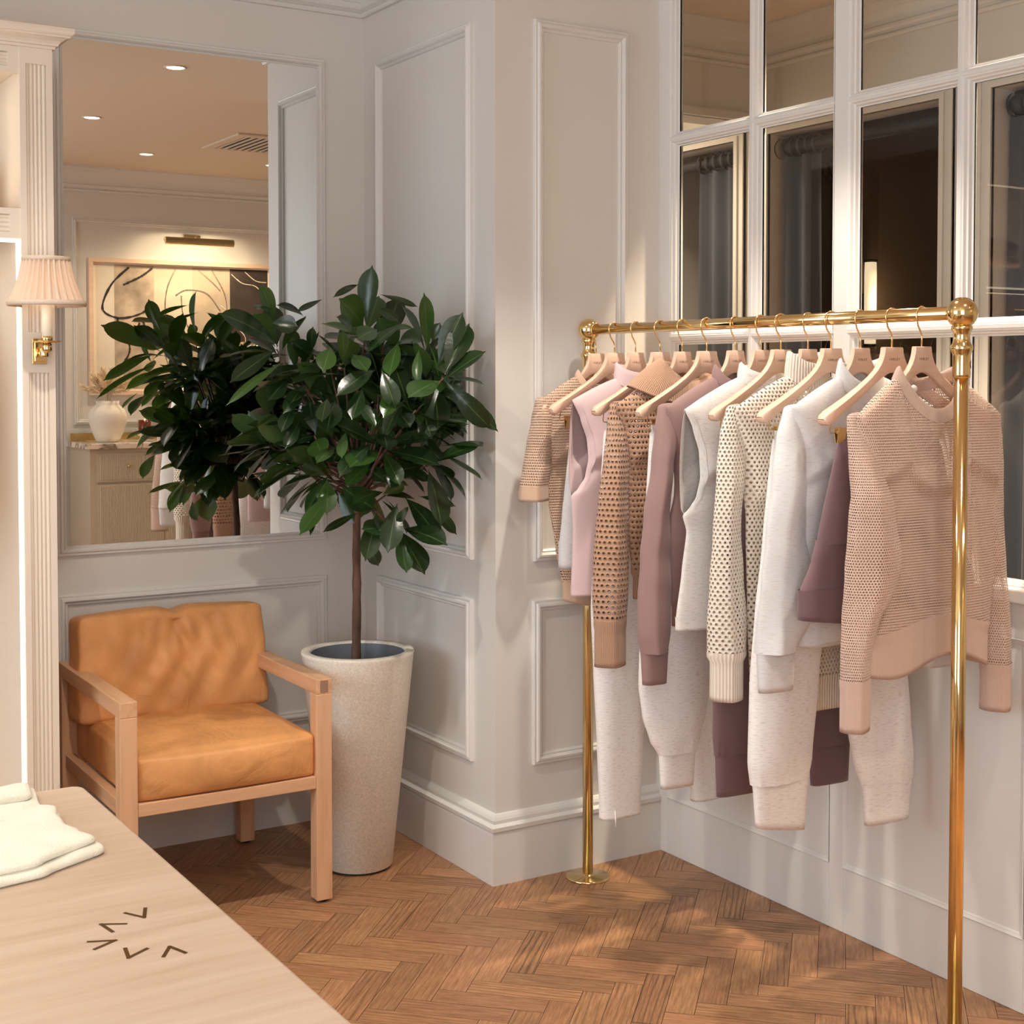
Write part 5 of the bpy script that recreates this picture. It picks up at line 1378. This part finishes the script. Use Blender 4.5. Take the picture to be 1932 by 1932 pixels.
# --- 5 brown polo cardigan
P5 = dict(hem=.975, L=[(.975, -.170), (1.1, -.185), (1.25, -.19), (1.35, -.205), (1.42, -.236)], nw=.070, nz=1.496, nf=.06, nb=.010, yd=.036, sx=.24, sz=1.420, d=.032, fold=.006, ne=.8, seed=5, sy=-.010, sb=.036)
S5 = [(1.422, -.240, -.175), (1.36, -.252, -.180), (1.28, -.264, -.186), (1.16, -.278, -.190), (1.02, -.290, -.190), (.92, -.295, -.192), (.848, -.292, -.196)]
g5, nk5 = make_top('knit_cardigan', 4, 'brown open-knit cardigan with ribbed polo collar', 'cardigan', P5, F['brown_open'], F['brown_rib'], S5, mirror_spec([(z, i_, o_) for z, o_, i_ in S5]),
         dict(dz=.108, sx_=.95, steps=8), None, dict(dz=.068, sx_=.96, steps=6))
rings = []                                            # folded polo collar: up, over and out
cy5 = sum(p[1] for p in nk5) / len(nk5)
for dz, k in ((-.004, .96), (.022, .98), (.042, .99), (.049, 1.05), (.046, 1.22), (.030, 1.60), (.008, 2.10), (-.022, 2.62), (-.026, 2.66), (-.019, 2.58), (.010, 2.05), (.034, 1.5)):
    rings.append([(p[0] * k, cy5 + (p[1] - cy5) * (1 + (k - 1) * (.42 if p[1] < cy5 else .30)), 1.496 + (p[2] - 1.496) * (1 if k < 1.3 else .6) + dz - max(0, k - 1.2) * (.016 if p[1] < cy5 else .012) * (1 - abs(p[0]) / .07)) for p in nk5])
put('collar', loft(rings), F['brown_rib'], g5)
# --- 3 dusty pink sleeveless
P3 = dict(hem=.915, L=[(.915, -.221), (1.07, -.219), (1.17, -.228), (1.188, -.206), (1.22, -.186), (1.27, -.178), (1.32, -.184), (1.38, -.206), (1.43, -.229)], nw=.074, nz=1.490, nf=.03, nb=.008, yd=.034, sx=.229, sz=1.432, d=.030, fold=.004, seed=3, arm=(1.175, 1.428), armx=.226)
make_top('sleeveless_top', 2, 'dusty pink sleeveless top with funnel neck near the far end of the rail', 'top', P3, F['pink'], F['pink'], coll=dict(h=.045, lean=.05), hemband=dict(dz=.024, sx_=1.0, steps=4, out=.0018))
# --- 1 tan tee
P1 = dict(hem=.895, L=[(.895, -.125), (1.0, -.150), (1.14, -.178), (1.25, -.185), (1.35, -.190), (1.425, -.212)], nw=.080, nz=1.496, nf=.07, nb=.02, yd=.034, sx=.213, sz=1.426, d=.030, fold=.006, ne=.8, seed=1, sy=-.004, sb=.045, hemf=lambda s, f: -.02 * math.sin(PI * s))
S1 = [(1.428, -.216, -.160), (1.38, -.226, -.158), (1.30, -.240, -.165), (1.24, -.253, -.172), (1.175, -.270, -.178)]
make_top('knit_tee', 0, 'tan open-knit short-sleeved tee at the far end of the rail', 'top', P1, F['tan_open'], F['tan_rib'], S1, mirror_spec([(z, i_, o_) for z, o_, i_ in S1]),
         dict(dz=.034, sx_=1.02, steps=4), dict(h=.018, lean=.08), dict(dz=.050, sx_=.97, steps=5))
# ---------------------------------------------------------------- trousers and shorts
def legwear(name, i, lab, cat, m, waist, legs, zc, d, seed, cuff=None, wb=.035, hem=None, fold=.006, grp=None, hipL=None, zip_=False):
    """waist: (xl, xr); legs: two lists of (z, xl, xr); zc crotch height"""
    g = garment(name, i, lab, cat, grp); zw = 1.372; ff = fold_fn(seed, fold, 34)
    (xl, xr) = waist; yoff = 0
    l1, l2 = legs
    rings = []
    zj = max(l1, key=lambda s: s[0])[0]
    NR = 72
    for j in range(31):
        t = j / 30; z = zw + (zj - .010 - zw) * t
        xa = xl + (max(l1)[1] - xl) * t ** .8; xb = xr + (max(l2)[2] - xr) * t ** .8
        dd = .0075 + (d - .0075) * min(1, t * 1.5) ** .8
        r = super_ring((xa + xb) / 2, 0, z, (xb - xa) / 2, dd, NR, 0, .6)
        gath = .0020 * (1 - min(1, t * 3))
        rings.append([(x, y + ff(x, t) * min(1, t * 2) + gath * math.sin(x * 320), zz) for x, y, zz in r])
    put('hip', loft(rings[2:]), m, g)
    wr_ = []
    for j in range(7):
        t = j / 6; z = zw - wb * t
        r = super_ring((xl + xr) / 2, 0, z, (xr - xl) / 2 * (.985 + .02 * abs(t - .5)), .0085 + .0025 * math.sin(PI * t), NR, 0, .6)
        wr_.append([(x, y + .0014 * math.sin(x * 320) * math.sin(PI * t), zz) for x, y, zz in r])
    put('waistband', loft(wr_), m, g)
    for k, L_s in enumerate((l1, l2)):
        sp = sorted(L_s); ZL = [(s[0], s[1]) for s in sp]; ZR = [(s[0], s[2]) for s in sp]
        zt, zb = sp[-1][0] + .0, sp[0][0]; rr_ = []; N_ = 40
        yk = (-.006 if k == 0 else .006) * 0
        ph = seed * 1.7 + k * 2.1
        for j in range(N_ + 1):
            t = j / N_; z = zt + (zb - zt) * t
            a = interp(ZL, z); b = interp(ZR, z); xc = (a + b) / 2; h = (b - a) / 2
            dd = d * (.85 + .15 * math.sin(3 * t + ph))
            if cuff: dd *= (1 - .12 * max(0, t - .9) / .1); h *= (1 - .0 * t)
            r = super_ring(xc, yk, z, h, min(dd, h * .9), 48, 0, .68)
            gth = .0026 * max(0, (t - .90) / .10) if cuff else 0
            rr_.append([(x, y + (ff(x, t + .5) + .004 * math.sin(38 * (x - xc) + ph)) * min(1, t * 3) * (1 - .6 * t) + gth * math.sin(x * 420 + ph), zz) for x, y, zz in r])
        lg = put('leg', loft(rr_), m, g)
        if cuff: put('cuff', band(rr_[-1], **cuff), m, lg)
        elif hem: put('hem', band(rr_[-1], **hem), m, lg)
        if zip_ and k == 0:
            p = rr_[-1]; x0 = min(q[0] for q in p) + .030
            bm = bmesh.new(); tube(bm, [(x0, -d * .98, zb + .0), (x0 + .001, -d * 1.02, zb - .028), (x0 + .002, -d * 1.0, zb - .046)], [.0012, .0022, .0016], 6); put('zip_pull', bm, F['label'], lg)
    return g
# 13 plum shorts
legwear('shorts', 12, 'plum shorts with deep hems, clipped behind the blush sweater', 'shorts', F['plum'], (-.150, .150), ([(1.02, -.272, -.02), (1.10, -.236, -.004), (1.14, -.222, 0)], [(1.02, .02, .272), (1.10, .004, .236), (1.14, 0, .222)]), 1.1, .032, 13,
        hem=dict(dz=.052, sx_=1.0, steps=4, out=.0016, zf=lambda x: -.03 * (x + .272) / .25 if x < 0 else 0))
# 11 pale joggers
legwear('joggers', 10, 'pale heather joggers clipped beneath the white sweatshirt, longest cuffs at the front', 'trousers', F['trouser'], (-.180, .180),
        ([(.555, -.238, -.066), (.60, -.246, -.058), (.78, -.240, -.040), (.95, -.226, -.022), (1.09, -.212, 0)], [(.500, .112, .280), (.56, .085, .284), (.65, .062, .272), (.82, .040, .250), (.98, .022, .230), (1.09, 0, .212)]), 1.08, .034, 11,
        cuff=dict(dz=.098, sx_=.84, clean=.021, zf=lambda x: -.03 * (x + .24) / .18 if x < 0 else .0))
# 9 plum joggers
legwear('joggers', 8, 'plum joggers with deep cuffs hanging below the cream turtleneck', 'trousers', F['plum'], (-.185, .185),
        ([(.580, -.206, -.055), (.62, -.210, -.045), (.78, -.212, -.035), (.95, -.206, -.018), (1.09, -.200, 0)], [(.560, .105, .240), (.60, .085, .242), (.78, .050, .232), (.95, .025, .216), (1.09, 0, .200)]), 1.08, .032, 9,
        cuff=dict(dz=.100, sx_=.90, clean=.021))
# 6 pale joggers
legwear('joggers', 5, 'pale heather joggers hanging below the mauve sweatshirt', 'trousers', F['trouser'], (-.185, .185),
        ([(.512, -.152, -.034), (.55, -.178, -.020), (.62, -.205, .002), (.70, -.219, .010), (.88, -.214, .008), (1.0, -.206, .004), (1.09, -.200, 0)], [(.540, .08, .20), (.58, .05, .22), (.70, .026, .224), (.88, .018, .214), (1.09, 0, .200)]), 1.08, .032, 6,
        cuff=dict(dz=.092, sx_=.86, clean=.020))
# 4 straight trousers
legwear('trousers', 3, 'pale heather straight trousers with ankle zip nearest the far rail post', 'trousers', F['trouser'], (-.185, .185),
        ([(.325, -.200, -.066), (.49, -.208, -.058), (.70, -.220, -.036), (.87, -.228, -.020), (1.0, -.220, -.006), (1.09, -.206, 0)], [(.325, .120, .214), (.54, .100, .222), (.80, .050, .220), (1.0, .010, .214), (1.09, 0, .206)]), 1.08, .030, 4,
        hem=dict(dz=.028, sx_=1.0, steps=4, out=.0012), zip_=True)
# 2 white shorts
legwear('shorts', 1, 'white heather shorts clipped between the tan tee and the pink top', 'shorts', F['heather'], (-.150, .150), ([(1.015, -.190, -.01), (1.09, -.182, -.004), (1.14, -.178, 0)], [(1.015, .01, .190), (1.09, .004, .182), (1.14, 0, .178)]), 1.1, .030, 2,
        hem=dict(dz=.062, sx_=1.0, steps=4, out=.0016))
# ---------------------------------------------------------------- knitwear hanging in the shelving niche (window reflection)
nicheY = BY + .27
for k, (x, m, lab) in enumerate(((.60, F['brown_rib'], 'brown knit top on the niche rod, nearest the pilaster'), (.46, F['cream_rib'], 'cream knit top on the niche rod, next to the brown one'), (.33, F['tan_rib'], 'tan knit top on the niche rod, third from the pilaster'))):
    h = hg0.copy(); COL.objects.link(h)
    for c0 in hg0.children:
        c = c0.copy(); COL.objects.link(c); c.parent = h
    h.location = (x, nicheY, 1.775 - (RZ - HT)); h.rotation_euler = (0, 0, math.radians(78))
    tag(h, 'pale wooden hanger on the niche rod holding the ' + lab.split(' on the')[0], 'hanger', 'hangers in the shelving niche')
    Pn = dict(hem=1.0 - .0 + .05, L=[(1.05, -.2), (1.3, -.205), (1.42, -.225)], nw=.075, nz=1.496, nf=.06, nb=.01, yd=.032, sx=.23, sz=1.42, d=.028, fold=.005, seed=40 + k)
    bm, hr, nk_ = top_body(Pn); g = empty('hanging_knit', (x, nicheY, 1.775 - RZ), math.radians(78)); tag(g, lab, 'top', 'knit tops in the shelving niche')
    put('body', bm, m, g); put('collar', collar(nk_, .02, .08), m, g); put('hem_band', band(hr, .05, .97, 5), m, g)
    sp_ = [(1.42, -.226, -.175), (1.3, -.25, -.17), (1.1, -.27, -.19), (.95, -.275, -.20)]
    for sp2 in (sp_, mirror_spec([(z, i_, o_) for z, o_, i_ in sp_])):
        bm, lr = sleeve(sp2, 0, .03, 50 + k); put('sleeve', bm, m, g)
